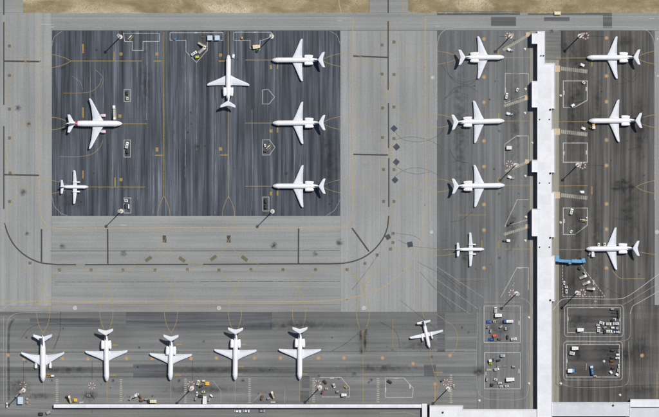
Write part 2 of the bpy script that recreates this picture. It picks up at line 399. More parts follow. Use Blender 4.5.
# peach edge lines
line('orange_edge_line', [(39.7, -40), (39.7, 15)][1:] + [(39.7, 60), (39.7, 120), (39.7, 200), (41, 216), (46, 224.5), (54, 228), (100, 228.2), (200, 227.7), (300, 227.6), (338, 227.4), (346, 225), (351.5, 218), (352.6, 208), (352.6, 120), (352.8, 17)], .85, 'peach', taxi_s, True)
line('orange_edge_line', [(-150, 301.5), (16, 301.4), (100, 301.4), (200, 301.2), (330, 300.6), (355, 296.8), (380, 288.8), (403, 271.5), (417, 250), (423.5, 229), (425.6, 208), (425.4, 120), (425.2, 17)], .85, 'peach', taxi_s, True)
for x, y in ((40.5, 61), (40.6, 175), (41.5, 228), (107, 228), (298.5, 227.4), (352, 227), (352.6, 57), (352.6, 154.5), (403, 271), (425.5, 137), (425, 205), (37, 301.6), (90, 301.6), (146, 301.4), (282, 301), (347, 299.5), (83, 228.3), (203, 227.6), (352, 133), (425, 67), (257, 227.8)):
    sheet('edge_marker', disc(x, y, .8, 8), 'peach' if (x * 7) % 2 < 1 else 'olive', taxi_m)
# thin white edge lines, pale apron rims
for pts in ([(40, 18.2), (352, 17.8)], [(51.6, 30), (51.6, 216)], [(51.7, 216.4), (340.6, 216.4)], [(340.7, 30), (340.7, 216)]):
    line('pale_rim_line', pts, .6, 'white_f', taxi_s)
line('pale_rim_line', [(437, 120), (437, 60), (437.4, 44), (440.5, 34), (446, 29.5), (456, 27.6), (520, 27.4)], .9, 'white_f', apron_e, True)
line('pale_rim_line', [(545, 27.2), (630, 27.2), (641, 28), (649, 32), (653.5, 40), (654.5, 52), (654.5, 200)], .8, 'white_f', apron_r, True)
line('pale_rim_line', [(425, 17), (491, 17)], .6, 'white_f', road_t); line('pale_rim_line', [(516, 17), (659, 16.6)], .6, 'white_f', road_t)
line('pale_rim_line', [(0, 311), (8, 305), (16, 302.6), (30, 302)], .9, 'white_f', taxi_l)
line('pale_rim_line', [(51.7, 196), (54, 206), (61, 213.5), (68, 216)], .6, 'white_f', apron_w); line('pale_rim_line', [(51.7, 46), (54, 37), (62, 31)], .5, 'white_f', apron_w)
line('pale_rim_line', [(330, 31), (337, 35), (340, 44)], .5, 'white_f', apron_w); line('pale_rim_line', [(340, 200), (335, 210), (326, 216)], .5, 'white_f', apron_w)
line('white_road_line', [(40.5, 24.3), (54, 24.3)], .5, 'white_p', taxi_l); line('white_road_line', [(42, 47), (45.6, 47), (45.6, 62), (42, 62)], .45, 'white_f', taxi_l)
line('white_road_line', [(338, 18), (351, 18), (351, 23), (330, 23)], .45, 'white_f', taxi_m); line('white_road_line', [(343, 29), (346.5, 29), (346.5, 42), (342, 42)], .45, 'white_f', taxi_m)
line('white_road_line', [(426, 46), (431, 46), (431, 60), (427, 60)], .45, 'white_f', taxi_m); line('white_road_line', [(425, 24), (440, 23.5)], .45, 'white_f', road_t)
for x, y, w in ((52.5, 27, 4), (340, 20.7, 4), (437.5, 26, 4), (51, 231, 0), (123.5, 225, 6), (652, 18.5, 5), (596, 301.3, 3)):
    for k in range(int(w)): sheet('painted_dash', rect(x - w / 2 + k, y - .5, x - w / 2 + k + .6, y + .5), 'white_p', road_t)
for x, y, r in ((75, 308, 2.2), (219, 308, 2.2), (364, 308, 2.2), (431.5, 232, 1.8), (432.7, 77.5, 1.9), (657, 232, 2.2), (658, 76, 1.2), (657.5, 39, 1)):
    sheet('white_stand_disc', disc(x, y, r, 10), 'white_p', taxi_s)
# yellow lead-in curves.  s=+1: stand lies to the right of the taxi line
def lens(xs, y0, xa, par):
    """pair of crossing curves between taxi line x=xa and the stand head at x=xs"""
    d = xs - xa; f = lambda t: xa + d * t
    for s in (-1, 1):
        line('yellow_lead_in', [(f(1.0), y0), (f(.90), y0 + s * 3.4), (f(.74), y0 + s * 6.2), (f(.55), y0 + s * 6.2), (f(.38), y0 + s * 2.6), (f(.29), y0 - s * 1.5), (f(.13), y0 - s * 13), (f(.05), y0 - s * 26), (f(.01), y0 - s * 40)], .5, 'yellow', par, True)
for y in (61, 123.5, 187): lens(71, y, 4, taxi_l)
for y in (60, 123, 186.2): lens(322, y, 388, taxi_m)
for y in (57.6, 121, 185.5): lens(459, y, 388.6, taxi_m)
for y in (57.6, 121, 187): lens(636, y, 704, taxi_r)
line('yellow_lead_in', [(640, 252), (648, 253.5), (660, 255), (700, 258)], .5, 'yellow', taxi_r, True); line('yellow_lead_in', [(612, 270), (620, 278), (632, 278.5), (645, 278.5)], .5, 'yellow', apron_r, True)
def vlens(x, y0, par):
    for s in (-1, 1):
        line('yellow_lead_in', [(x, y0), (x + s * 3.5, y0 - 6), (x + s * 6.3, y0 - 16), (x + s * 5.8, y0 - 28), (x + s * 1.5, y0 - 42), (x - s * 4, y0 - 52), (x - s * 15, y0 - 62), (x - s * 30, y0 - 67.5)], .5, 'yellow', par, True)
for x in (43.2, 106.5, 171, 235, 299, 363): vlens(x, 333, taxi_s)
# left stands
for y, x1 in ((61, 142), (123.7, 147), (187, 145)): line('yellow_stand_line', [(71, y), (x1, y)], .6, 'yellow', apron_w)
for y in (60, 123, 186.2): line('yellow_stand_line', [(245, y), (272, y)], .6, 'yellow', apron_w)
line('yellow_stand_line', [(228.3, 32), (228.6, 198)], .6, 'yellow', apron_w); line('yellow_stand_line', [(163.8, 32), (163.8, 196)], .6, 'yellow', apron_w)
for x in (163.8, 228.5):
    line('yellow_stand_line', [(x, 196), (x - 3, 202), (x - 6, 212), (x - 5, 226), (x, 242), (x + 8, 252), (x + 18, 260), (x + 30, 264)], .5, 'yellow', taxi_s, True)
    line('yellow_stand_line', [(x, 196), (x + 3, 202), (x + 6, 212), (x + 5, 226), (x, 242), (x - 8, 252), (x - 18, 260), (x - 30, 264)], .5, 'yellow', taxi_s, True)
for x, y, w, h in ((83, 48.5, 1.6, 9), (114, 56, 1, 9), (157.5, 61, 8, 1), (222, 61, 7, 1), (83, 112.5, 1.6, 10), (83, 174.5, 1.4, 8), (115, 182, 1.2, 9), (159, 155.3, 8, 1.1), (224, 155, 8, 1.1), (277.5, 66.5, 1.2, 5), (271, 67, 2, 4), (277.5, 130, 1.4, 5), (271, 131, 3, 3), (277.5, 193, 1.4, 5), (271, 193.5, 2, 3.5),
                   (121, 54, 3, 3), (120, 116, 3, 3), (121, 179.6, 3, 3), (157, 54, 3, 3), (220.5, 55, 3, 3), (157, 149.5, 2.6, 4), (220.5, 149, 3, 3.5)):
    sheet('yellow_tick', rect(x - w / 2, y - h / 2, x + w / 2, y + h / 2), 'yellow2' if w < 2 or h < 2 else 'yellow', apron_w)
line('yellow_arc', [(63, 93), (80, 93), (92, 91), (99, 85), (102, 78)], .4, 'yellow', apron_w, True); line('yellow_arc', [(60, 156.5), (80, 156.5), (92, 154), (100, 147), (103, 140)], .4, 'yellow', apron_w, True)
line('pale_arc', [(72, 76), (80, 82), (83, 90)], .35, 'white_f', apron_w, True); line('pale_arc', [(96, 70), (103, 78), (101, 88)], .35, 'white_f', apron_w, True)
# pier stands
for y in (57.5, 121, 185.3, 249): line('yellow_stand_line', [(504, y), (532, y)], .5, 'yellow', apron_e); line('yellow_stand_line', [(556, y + .6), (588, y + .4)], .5, 'yellow', apron_r); sheet('yellow_tick', rect(498, y - 8, 499, y - .5), 'yellow2', apron_e)
for y in (57.5, 121, 185.3): sheet('yellow_tick', rect(591.3, y + 1, 592.5, y + 9), 'yellow2', apron_r)
line('yellow_stand_line', [(437, 249.3), (458, 249.2)], .5, 'yellow', apron_e); line('yellow_stand_line', [(438, 249), (410, 249), (394, 247), (388, 240)], .45, 'yellow', taxi_m, True); line('yellow_stand_line', [(456, 253), (447, 255), (437, 255.5), (420, 253)], .45, 'yellow', taxi_m, True)
sheet('yellow_tick', rect(481.4, 240, 482.2, 248.4), 'yellow2', apron_e)
for y in (215, 279): line('yellow_arc', [(458, y), (486, y)], .4, 'yellow', apron_e)
line('yellow_stand_line', [(393, 246), (407, 264), (414, 276), (420, 296), (424, 318)], .45, 'yellow', taxi_m, True); line('yellow_stand_line', [(347, 269), (358, 278), (364, 288), (366, 304)], .45, 'yellow', taxi_m, True)
line('yellow_stand_line', [(375, 256), (368, 275), (364, 292)], .45, 'yellow', taxi_m, True)
line('yellow_stand_line', [(436, 314), (446, 321), (454, 327), (457.5, 336), (456, 347), (452, 354)], .45, 'yellow', apron_s, True)
line('yellow_stand_line', [(430, 349), (431, 358), (434, 372), (438, 386), (434, 402)], .45, 'yellow', apron_s, True); sheet('yellow_tick', rect(434.5, 372, 442.5, 373), 'yellow2', apron_s); sheet('yellow_tick', rect(434.5, 384, 435.5, 402), 'yellow', apron_s)
for x in (43.4, 107, 170.6, 235, 299.6, 363): line('yellow_stand_line', [(x, 372), (x + .3, 402)], .5, 'yellow', apron_s)
line('yellow_stand_line', [(363, 330), (363, 372)], .45, 'yellow', apron_s); line('yellow_arc', [(393, 319), (393, 346)], .35, 'yellow', apron_s)
for x, y in ((113, 375), (172.5, 0), (239.5, 374.2), (241, 366.5), (304.5, 374), (178, 375), (178, 366.5), (367.5, 374), (115, 345), (179, 344.4), (243, 344.5)):
    if y: sheet('yellow_tick', rect(x - 3, y - .5, x + 3, y + .5), 'yellow2', apron_s)
# small marker squares on the turning curves
for x, y in [(9.5, 46), (9.5, 75.5), (9.5, 109), (9.5, 138), (10, 173), (9.5, 201.5), (382, 45), (394, 42), (382, 74), (394, 74.5), (382.5, 108), (394, 107), (382.5, 137.5), (394, 138.5), (383.5, 169.5), (394, 169.5), (383.5, 201.5), (394, 201.5), (393, 233.5), (393, 242.5), (390.5, 249), (377, 255), (365, 263.5), (347, 269.5), (30, 263), (59.5, 270), (91, 270), (123, 270), (155, 270), (187.5, 269.5), (219, 270), (251, 269.5), (283, 269.5), (315.5, 269.5)]:
    sheet('olive_marker', rect(x - 1.5, y - 1.5, x + 1.5, y + 1.5), 'olive', taxi_m)
for x, y, a in ((148.5, 259, 35), (182, 259.5, -35), (213.5, 258, 35), (244.5, 258.5, -35)):
    q = [(x + dx * math.cos(math.radians(-a)) - dy * math.sin(math.radians(-a)), y + dx * math.sin(math.radians(-a)) + dy * math.cos(math.radians(-a))) for dx, dy in ((-3.6, -1.7), (3.6, -1.7), (3.6, 1.7), (-3.6, 1.7))]
    sheet('olive_marker', q, 'olive', taxi_s)
for x, y, r, a in ((394, 128.5, 4.2, 0), (396.5, 147, 4.4, 5), (396.3, 162, 4.3, -5), (395, 180, 4.2, 0), (388, 237, 4, 15), (410, 244.5, 4.4, 35)): sheet('slate_square', diamond(x, y, r * .86, a), 'slate', taxi_m)
for x, y in ((164.5, 239), (228.7, 239)): sheet('slate_square', rect(x - 1.9, y - 3.6, x + 1.9, y + 3.6), 'slate', taxi_s)
for x, y, r in ((62.5, 246.5, 3), (123.5, 253.5, 3.4), (274, 245.5, 3.4), (315, 254, 2.6), (27.5, 233.5, 2.4), (18, 108, 3), (28.5, 124, 2.6), (23, 192, 3.6), (339.5, 242.5, 4), (62.5, 67.5, 2.2), (62.5, 131, 2.4), (196.5, 146.4, 2.6), (286.5, 173.5, 2), (551.5, 31.3, 2), (354, 374, 2.6), (113, 380.6, 2), (179, 380.6, 2), (242.8, 380.4, 2), (52, 381, 1.6), (371, 380, 1.8), (499, 131, 1.5), (499, 194, 1.5), (499.5, 258, 1.5), (579, 67, 2)):
    sheet('oil_spot', disc(x, y, r * 1.35, 16), 'oil', taxi_s)
# orange discs
for x, y in [(484, q) for q in (39, 77, 102.3, 141, 166.5, 204.5, 230, 268)] + [(606.5, q) for q in (38, 76, 101.7, 140, 165.5, 204, 229.2, 268)] + [(642, 355.5), (24, 359), (62.5, 358.7), (88, 359), (126.5, 358.5), (152.5, 358.5), (191, 358.5), (216.5, 358), (254.5, 358), (280.5, 358), (318.5, 358), (344, 358), (382.5, 358), (413, 363.6), (450, 355.5), (435, 384), (8, 355)]:
    par = apron_s if y > 312 else (apron_e if x < 540 else apron_r)
    sheet('orange_halo', disc(x, y, 2.2, 14), 'orange_halo', par); sheet('orange_spot', disc(x, y, 1.45 if y < 382 else 1.1, 10), 'orange', par)
# dark trench lines between orange discs and equipment circles
for pts in ([(23.6, 361), (23.6, 381)], [(92, 361), (92, 380)], [(192.5, 361), (192.5, 381)], [(588, 36), (604, 36.4)], [(586, 165), (604, 165.6)], [(506.5, 60), (506.5, 72)], [(617, 385), (617, 402)], [(60.5, 311), (60.5, 330)], [(54, 350), (60.5, 330)], [(499, 36.5), (506, 36.5)], [(484, 44), (484, 73)], [(484, 107), (484, 137)], [(0, 352.2), (477, 351.6)], [(0, 377), (477, 376.4)], [(50, 251), (340, 250.6)], [(55, 282), (340, 281.4)], [(92, 413), (92, 409)]):
    line('trench_line', pts, .7, 'skid', apron_s)
# service road lines
line('white_road_line', [(477.3, 312), (477.3, 388), (479, 394), (484, 398), (494, 399.5), (520, 399.3), (525.5, 397), (528.5, 390), (528.5, 352)], .5, 'white_f', apron_p, True)
line('white_road_line', [(480, 306), (480, 396)], .45, 'white_f', apron_p); line('white_road_line', [(522.5, 306), (522.5, 388)], .45, 'white_f', apron_p)
for y in (302, 346, 392): line('white_road_line', [(484, y), (521, y)], .35, 'white_f', apron_p)
for a, b in (((430, 262), (484, 298)), ((424, 270), (478, 309)), ((428, 285), (470, 314))): line('white_road_line', [a, b], .5, 'white_f', apron_e)
line('white_road_line', [(519, 297.5), (526, 300), (531, 306), (533, 314)], .5, 'white_f', apron_e, True)
line('white_road_line', [(553, 310), (560, 301), (564, 299), (621, 298.6), (628, 296), (659, 274)], .55, 'white_p', apron_r, True); line('white_road_line', [(622, 305), (628, 302), (659, 283)], .5, 'white_f', apron_r); line('white_road_line', [(630, 314), (633, 306), (640, 302), (659, 291)], .5, 'white_p', apron_r, True)
line('white_road_line', [(630, 314), (630, 336), (626, 340), (566, 340.3)], .45, 'white_f', apron_rl, True); line('white_road_line', [(560, 312), (560, 380), (563, 384), (570, 386.5), (620, 386.5), (626, 384.5), (628.6, 380), (628.6, 342)], .5, 'white_f', apron_rl, True)
line('dark_groove', [(556, 300), (556, 384), (560, 387), (659, 385)], .7, 'skid', apron_rl); line('white_road_line', [(640, 305), (640, 390)], .35, 'white_f', apron_rl); line('yellow_stand_line', [(657, 372), (657, 398)], .5, 'yellow', apron_rl)
line('white_road_line', [(-60, 404.5), (3, 404.5), (6, 408), (54, 410)], .5, 'white_f', front); line('white_road_line', [(3.5, 316), (3.5, 402)], .6, 'white_f', apron_s)
line('white_road_line', [(380, 413), (405, 412), (416, 415)], .5, 'white_f', front)
line('verge_track', [(337.5, -30), (339, 4), (341, 13)], 1.0, 'cream_p', taxi_m); line('yellow_lead_in', [(374, -60), (374.5, 15)], .5, 'yellow', taxi_m); line('yellow_lead_in', [(403.5, -60), (403, 15)], .5, 'yellow', taxi_m); line('yellow_lead_in', [(19, -60), (18.5, 16)], .5, 'yellow', taxi_l)
line('pale_rim_line', [(6.5, 404), (6.5, 330), (7.5, 322), (11, 316), (18, 313.2), (60, 312.8)], .55, 'white_f', apron_s, True); line('dark_groove', [(9, 400), (9, 332), (10.5, 324), (14, 319)], 2.2, 'skid', apron_s, True)
for x, y0, y1, w in ((185.2, 52, 178, 1.0), (146.5, 40, 120, .8), (137.5, 60, 200, .7), (196.5, 60, 150, .8), (215, 100, 214, .9), (103, 70, 130, .7), (112, 130, 214, .9), (252, 110, 210, .8), (174, 120, 214, .7), (90, 60, 100, .6), (153, 150, 214, .8)):
    line('pale_drag_mark', [(x, y0), (x + .4, (y0 + y1) / 2), (x, y1)], w, 'scrape', apron_w, True)
# equipment areas outlined in white
def outline(poly, w=.55, mat='white_p', par=apron_w, closed=True): return line('equipment_area_line', poly, w, mat, par, closed=closed)
outline([(123.4, 33.2), (159.2, 33.2), (159.2, 41.5), (143, 41.5), (143, 50.4), (132.2, 50.4), (132.2, 41.5), (124.7, 41.5)])
outline([(170, 32.7), (223, 32.7), (223, 40.3), (207.3, 40.3), (207.3, 50), (196.5, 62.5), (186, 51.6), (186, 40.3), (170, 40.3)])
outline([(233.8, 32.2), (271, 32.2), (274, 36), (262, 40.3), (260, 40.3), (260, 50), (250, 48), (250, 40.3), (233.8, 40.3)])
for b in ((124, 89.6, 130.5, 101.5), (124, 140, 130.5, 157), (124, 198, 131, 213), (262.7, 197, 269, 211)): outline(rect(*b))
outline([(262.5, 90), (268.3, 89.4), (274.6, 97), (269, 104), (262.5, 104)]); outline([(262.7, 139.8), (269.5, 139.8), (275, 147.3), (269.5, 155), (262.7, 155)])
outline([(505.3, 73.5), (528.4, 73.5), (528.4, 94.4), (505, 103)], par=apron_e); outline([(504.8, 165), (504.8, 144.2), (516.5, 135.8), (528.3, 135.8), (528.3, 160)], par=apron_e, closed=False)
outline([(528.3, 219.5), (504.7, 226.3), (517.3, 199.7), (528.4, 199.7)], par=apron_e, closed=False); outline([(528.3, 290), (528.4, 267.5), (517, 267.5), (501, 297)], par=apron_e, closed=False)
outline([(563.3, 80.9), (587.3, 80.9), (587.3, 100.2), (574.2, 107.4), (563.3, 107.4)], .75, par=apron_r); outline(rect(563.3, 143, 587.3, 162.2), .8, par=apron_r); outline([(563.3, 208), (587.3, 208), (587.3, 225.2), (575, 234.4), (563.3, 234.4)], .75, par=apron_r)
line('equipment_area_line', [(562.6, 262), (562.6, 296.5), (605, 296.5), (580, 264), (562.6, 262)], .6, 'white_p', apron_r, dash=(2.2, 1.0))
for b, p in (((484, 306, 520.3, 342.5), apron_p), ((484.5, 352.6, 520.3, 388.8), apron_p), ((567.6, 307.5, 620.3, 332.5), apron_rl), ((566.5, 344.5, 619.5, 377), apron_rl)): outline(rect(*b), .6, par=p)
for b in ((564.6, 305, 623.2, 336.5), (563.6, 341.6, 622.4, 380)):
    x0, y0, x1, y1 = b; q = [(cx + 3.2 * math.cos(math.radians(a)), cy + 3.2 * math.sin(math.radians(a))) for cx, cy, a0 in ((x1 - 3.2, y0 + 3.2, -90), (x1 - 3.2, y1 - 3.2, 0), (x0 + 3.2, y1 - 3.2, 90), (x0 + 3.2, y0 + 3.2, 180)) for a in range(a0, a0 + 91, 15)]; outline(q, .45, par=apron_rl)
outline([(385.5, 378), (404, 378), (413.2, 388.2), (412.4, 397.4), (385.5, 397.4)], par=apron_s); outline([(320, 377.3), (341, 377.3), (349.3, 387.3), (349.3, 397), (322, 397)], par=apron_s, closed=False)
outline([(212.5, 380), (221, 391), (221, 403)], mat='white_f', par=apron_s, closed=False); outline([(284.7, 390.5), (284.7, 403)], mat='white_f', par=apron_s, closed=False)
outline([(118, 402), (126, 395)], mat='white_f', par=apron_s, closed=False); outline([(252, 402.5), (262, 393)], mat='white_f', par=apron_s, closed=False)
for x, y, w, h in ((137.6, 33.2, 3, 1), (196, 32.7, 3.4, 1), (255, 32.2, 3, 1), (564, 92.8, 1.3, 4), (586.4, 89, 1.6, 4), (564, 153, 1.3, 4), (586.4, 152.4, 1.3, 4), (564.2, 221, 1.4, 4), (519, 371, 1.2, 4), (486, 373.5, 1.2, 3.5), (519, 323, 1.2, 4), (568, 319, 1.2, 4), (620, 319.5, 1.2, 4), (567, 361, 1.2, 4), (385.6, 390, 1.2, 4.5), (410, 386.5, 1.4, 4), (396, 378.2, 4, 1), (332, 378.3, 4, 1), (505.5, 90, 1, 5), (593.5, 282.5, 1.4, 4.5), (592, 307.6, 4, 1), (520, 268, 4, 1), (518.7, 136, 3, 1)):
    sheet('white_paint_mark', rect(x - w / 2, y - h / 2, x + w / 2, y + h / 2), 'white_p', apron_s)
# zebra walkways
def zebra(x0, y0, x1, y1, w, bar, gap, par, base=None):
    a, b = Vector(W(x0, y0)), Vector(W(x1, y1)); d = (b - a); ln = d.length; d.normalize(); nn = Vector((-d.y, d.x)) * (w * S / 2)
    if base: sheet('walkway_base', [(x0 + nn.x / S, y0 - nn.y / S), (x1 + nn.x / S, y1 - nn.y / S), (x1 - nn.x / S, y1 + nn.y / S), (x0 - nn.x / S, y0 + nn.y / S)], base, par, z=.008)
    t = 0; z = lz(); mb = MB()
    while t < ln:
        p, q = a + d * t, a + d * min(ln, t + bar * S)
        mb.add([(*(p + nn), z), (*(p - nn), z), (*(q - nn), z), (*(q + nn), z)], [(0, 1, 2, 3)]); t += (bar + gap) * S
    o = MB(); me = bpy.data.meshes.new('walkway_bars'); me.from_pydata(mb.v, [], mb.f); me.materials.append(M['cream_p']); o = bpy.data.objects.new('walkway_bars', me); COL.objects.link(o); o.parent = par
M['beige'] = M['beige'] if 'beige' in M else paint('beige_paint', (150, 146, 134), .45, .75)
for x, y0, y1 in ((57, 379, 403), (121, 379, 402.5), (185.5, 378.5, 403), (249.5, 378.5, 403), (313.6, 378, 403), (378, 378, 402.5), (451, 374.5, 403)): zebra(x, y0, x, y1, 2.6, 1.2, .9, apron_s)
for y in (68.5, 131.5, 195): zebra(561, y, 587.3, y + 3, 3.8, 1.3, .7, apron_r, 'beige'); sheet('landing_plate', rect(555, y - 3, 560, y + 3.4), 'tan', apron_r)
for x0, y0, x1, y1 in ((530, 34.5, 503, 50), (529, 98, 504, 106), (529, 161.5, 505, 171.5), (529.5, 226.5, 504, 234.5)): zebra(x0, y0, x1, y1, 2.7, 1.5, .5, apron_e, 'beige'); sheet('landing_plate', rect(x0 - 4, y0 - 2.2, x0, y0 + 2), 'tan', apron_e)
# red and white keep-clear rings beside masts
def ring(cx, cy, r, par):
    n = 14
    for k, mat in ((0, 'red_p'), (1, 'white_p')):
        mb = MB(); z = lz()
        for i in range(n):
            if i % 2 != k: continue
            a0, a1 = 2 * math.pi * i / n, 2 * math.pi * (i + .96) / n
            q = [(r * math.cos(a0), r * math.sin(a0)), (r * math.cos(a1), r * math.sin(a1)), (.55 * r * math.cos(a1), .55 * r * math.sin(a1)), (.55 * r * math.cos(a0), .55 * r * math.sin(a0))]
            mb.add([(*W(cx + x, cy + y), z) for x, y in q], [(0, 1, 2, 3)])
        me = bpy.data.meshes.new('hazard_ring'); me.from_pydata(mb.v, [], mb.f); me.materials.append(M[mat]); o = bpy.data.objects.new('hazard_ring', me); COL.objects.link(o); o.parent = par
for x, y in ((508.5, 36), (585.5, 36), (509.5, 164), (582.5, 165.5), (512, 293), (582.5, 292.5)): ring(x, y, 3.7, apron_e if x < 540 else apron_r)
for x, y in ((23, 385), (92, 386), (191, 384.5), (317.5, 383.5), (446, 382.5)): ring(x, y, 3.7, apron_s)
# pavement repairs and rubber
sheet('repair_patch', rect(491, 17, 516, 26), 'patch_d', road_t, .006); sheet('repair_patch', rect(544, 17, 569.5, 21), 'patch_d', road_t, .006); sheet('repair_patch', rect(437, 11.5, 520, 15), 'patch_d', road_t, .006)
sheet('repair_patch', rect(528, 12.7, 612, 15), 'patch_d', road_t, .006)
sheet('pale_repair_patch', rect(545, 31, 561, 60), 'fore', apron_r, .006); sheet('repair_patch', rect(437.2, 312.2, 445, 352), 'patch_s', apron_s, .006)
sheet('repair_patch', rect(302, 376, 309.5, 388), 'patch_d', apron_s, .006); sheet('repair_patch', rect(300, 391, 309, 402), 'patch_d', apron_s, .006); sheet('repair_patch', rect(133, 364, 170, 378), 'patch_s', apron_s, .006)
sheet('repair_patch', rect(424, 364.5, 436, 376), 'patch_s', apron_s, .006); sheet('repair_patch', rect(603, 12.8, 612, 28), 'patch_d', road_t, .007)
sheet('repair_patch', rect(126, 312.3, 272, 330), 'patch_s', apron_s, .0045); sheet('repair_patch', rect(30, 318, 100, 327), 'patch_s', apron_s, .0045); sheet('repair_patch', rect(568.2, 308, 619.8, 332), 'patch_k', apron_rl, .005); sheet('repair_patch', rect(567, 345, 619, 376.6), 'patch_k', apron_rl, .005)
sheet('pale_repair_patch', rect(198, 306, 262, 311), 'patch_l', taxi_s, .006)
for x, y, rx, ry, k in ((622, 187, 15, 8, 'oil_soft'), (618, 182, 5, 2.2, 'oil'), (626, 182.5, 5, 2.2, 'oil'), (615, 188.5, 6, 2, 'oil'), (624, 189, 4, 5, 'oil'), (631, 187, 5, 2.4, 'oil'), (623, 180, 3, 2, 'oil'), (363, 340, 7, 18, 'oil_soft'), (360.5, 336, 1.6, 9, 'oil'), (365, 343, 1.8, 9, 'oil'), (362, 351, 3, 4, 'oil'), (366, 331, 2, 5, 'oil'), (596, 230, 7, 60, 'oil_soft'), (640, 130, 10, 40, 'oil_soft'), (630, 210, 12, 50, 'oil_soft'), (578, 90, 8, 30, 'oil_soft'), (597, 100, 6, 40, 'oil_soft'), (460, 130, 9, 90, 'oil_soft'), (515, 120, 6, 60, 'oil_soft'), (512, 230, 7, 30, 'oil_soft'), (60, 370, 60, 5, 'oil_soft'), (220, 370, 90, 5, 'oil_soft'), (380, 368, 60, 6, 'oil_soft'), (200, 390, 50, 6, 'oil_soft'), (420, 345, 26, 7, 'oil_soft'), (300, 325, 60, 6, 'oil_soft'), (640, 390, 25, 6, 'oil_soft'), (575, 58, 16, 22, 'oil_soft'), (565, 46, 6, 10, 'oil_soft'), (625, 42, 16, 8, 'oil_soft'), (578, 210, 9, 60, 'oil_soft'), (572, 118, 9, 45, 'oil_soft'), (577, 354, 13, 14, 'oil_soft'), (574, 352, 10, 8, 'oil_soft'), (582, 320, 14, 12, 'oil_soft'), (606, 366, 16, 12, 'oil_soft'), (605, 350, 18, 10, 'oil_soft'), (480, 371, 10, 8, 'oil_soft'), (478, 372, 6, 5, 'oil'), (20, 388, 14, 14, 'oil_soft'), (40, 396, 20, 5, 'oil_soft'), (575, 322, 9, 9, 'oil_soft'), (500, 330, 14, 16, 'oil_soft'), (572, 282, 9, 16, 'oil_soft'), (640, 350, 14, 20, 'oil_soft'), (625, 355, 9, 9, 'oil'), (90, 395, 10, 8, 'oil_soft'), (463, 253, 5, 4, 'oil_soft'), (465, 258, 4, 5, 'oil_soft'), (145, 85, 7, 28, 'oil_soft'), (70, 200, 20, 14, 'oil_soft'), (330, 160, 12, 50, 'oil_soft')):
    sheet('rubber_stain', disc(x, y, ry, 24, rx), k, apron_s)
rs = random.Random(11)
for _ in range(26):
    x, y = rs.uniform(70, 330), rs.uniform(40, 205); sheet('oil_spot', disc(x, y, rs.uniform(.7, 1.8), 12), 'oil', apron_w)
for _ in range(40):
    x, y = rs.choice(((445, 525), (565, 650))), rs.uniform(40, 300); x = rs.uniform(*x); sheet('oil_spot', disc(x, y, rs.uniform(.6, 1.8), 12), 'oil', apron_e)
for _ in range(30): sheet('oil_spot', disc(rs.uniform(10, 470), rs.uniform(320, 398), rs.uniform(.6, 2.0), 12), 'oil', apron_s)
for pts in ([(394, 131), (402, 139), (412, 141.5), (425, 141), (440, 134), (447, 122)], [(395, 140), (404, 137.5), (414, 137), (428, 140), (440, 146)], [(394, 177), (402, 171), (412, 168), (425, 169), (438, 175)], [(394, 165), (404, 171), (416, 174), (430, 172)],
            [(393, 233), (402, 234), (414, 236), (421, 240)], [(398, 240), (412, 246), (430, 248), (455, 251)], [(441, 64), (450, 76), (462, 82), (478, 79)], [(443, 100), (455, 92), (470, 96)], [(418, 262), (440, 274), (468, 298)], [(420, 272), (436, 290), (452, 309)],
            [(60, 335), (52, 350)], [(380, 252), (366, 272), (352, 290)], [(445, 275), (462, 288)], [(620, 75), (632, 82), (640, 74)], [(612, 285), (604, 292)], [(400, 300), (420, 316), (437, 330)], [(600, 284), (613, 292), (622, 296)]):
    line('tyre_mark', pts, .5, 'skid', taxi_m, True)

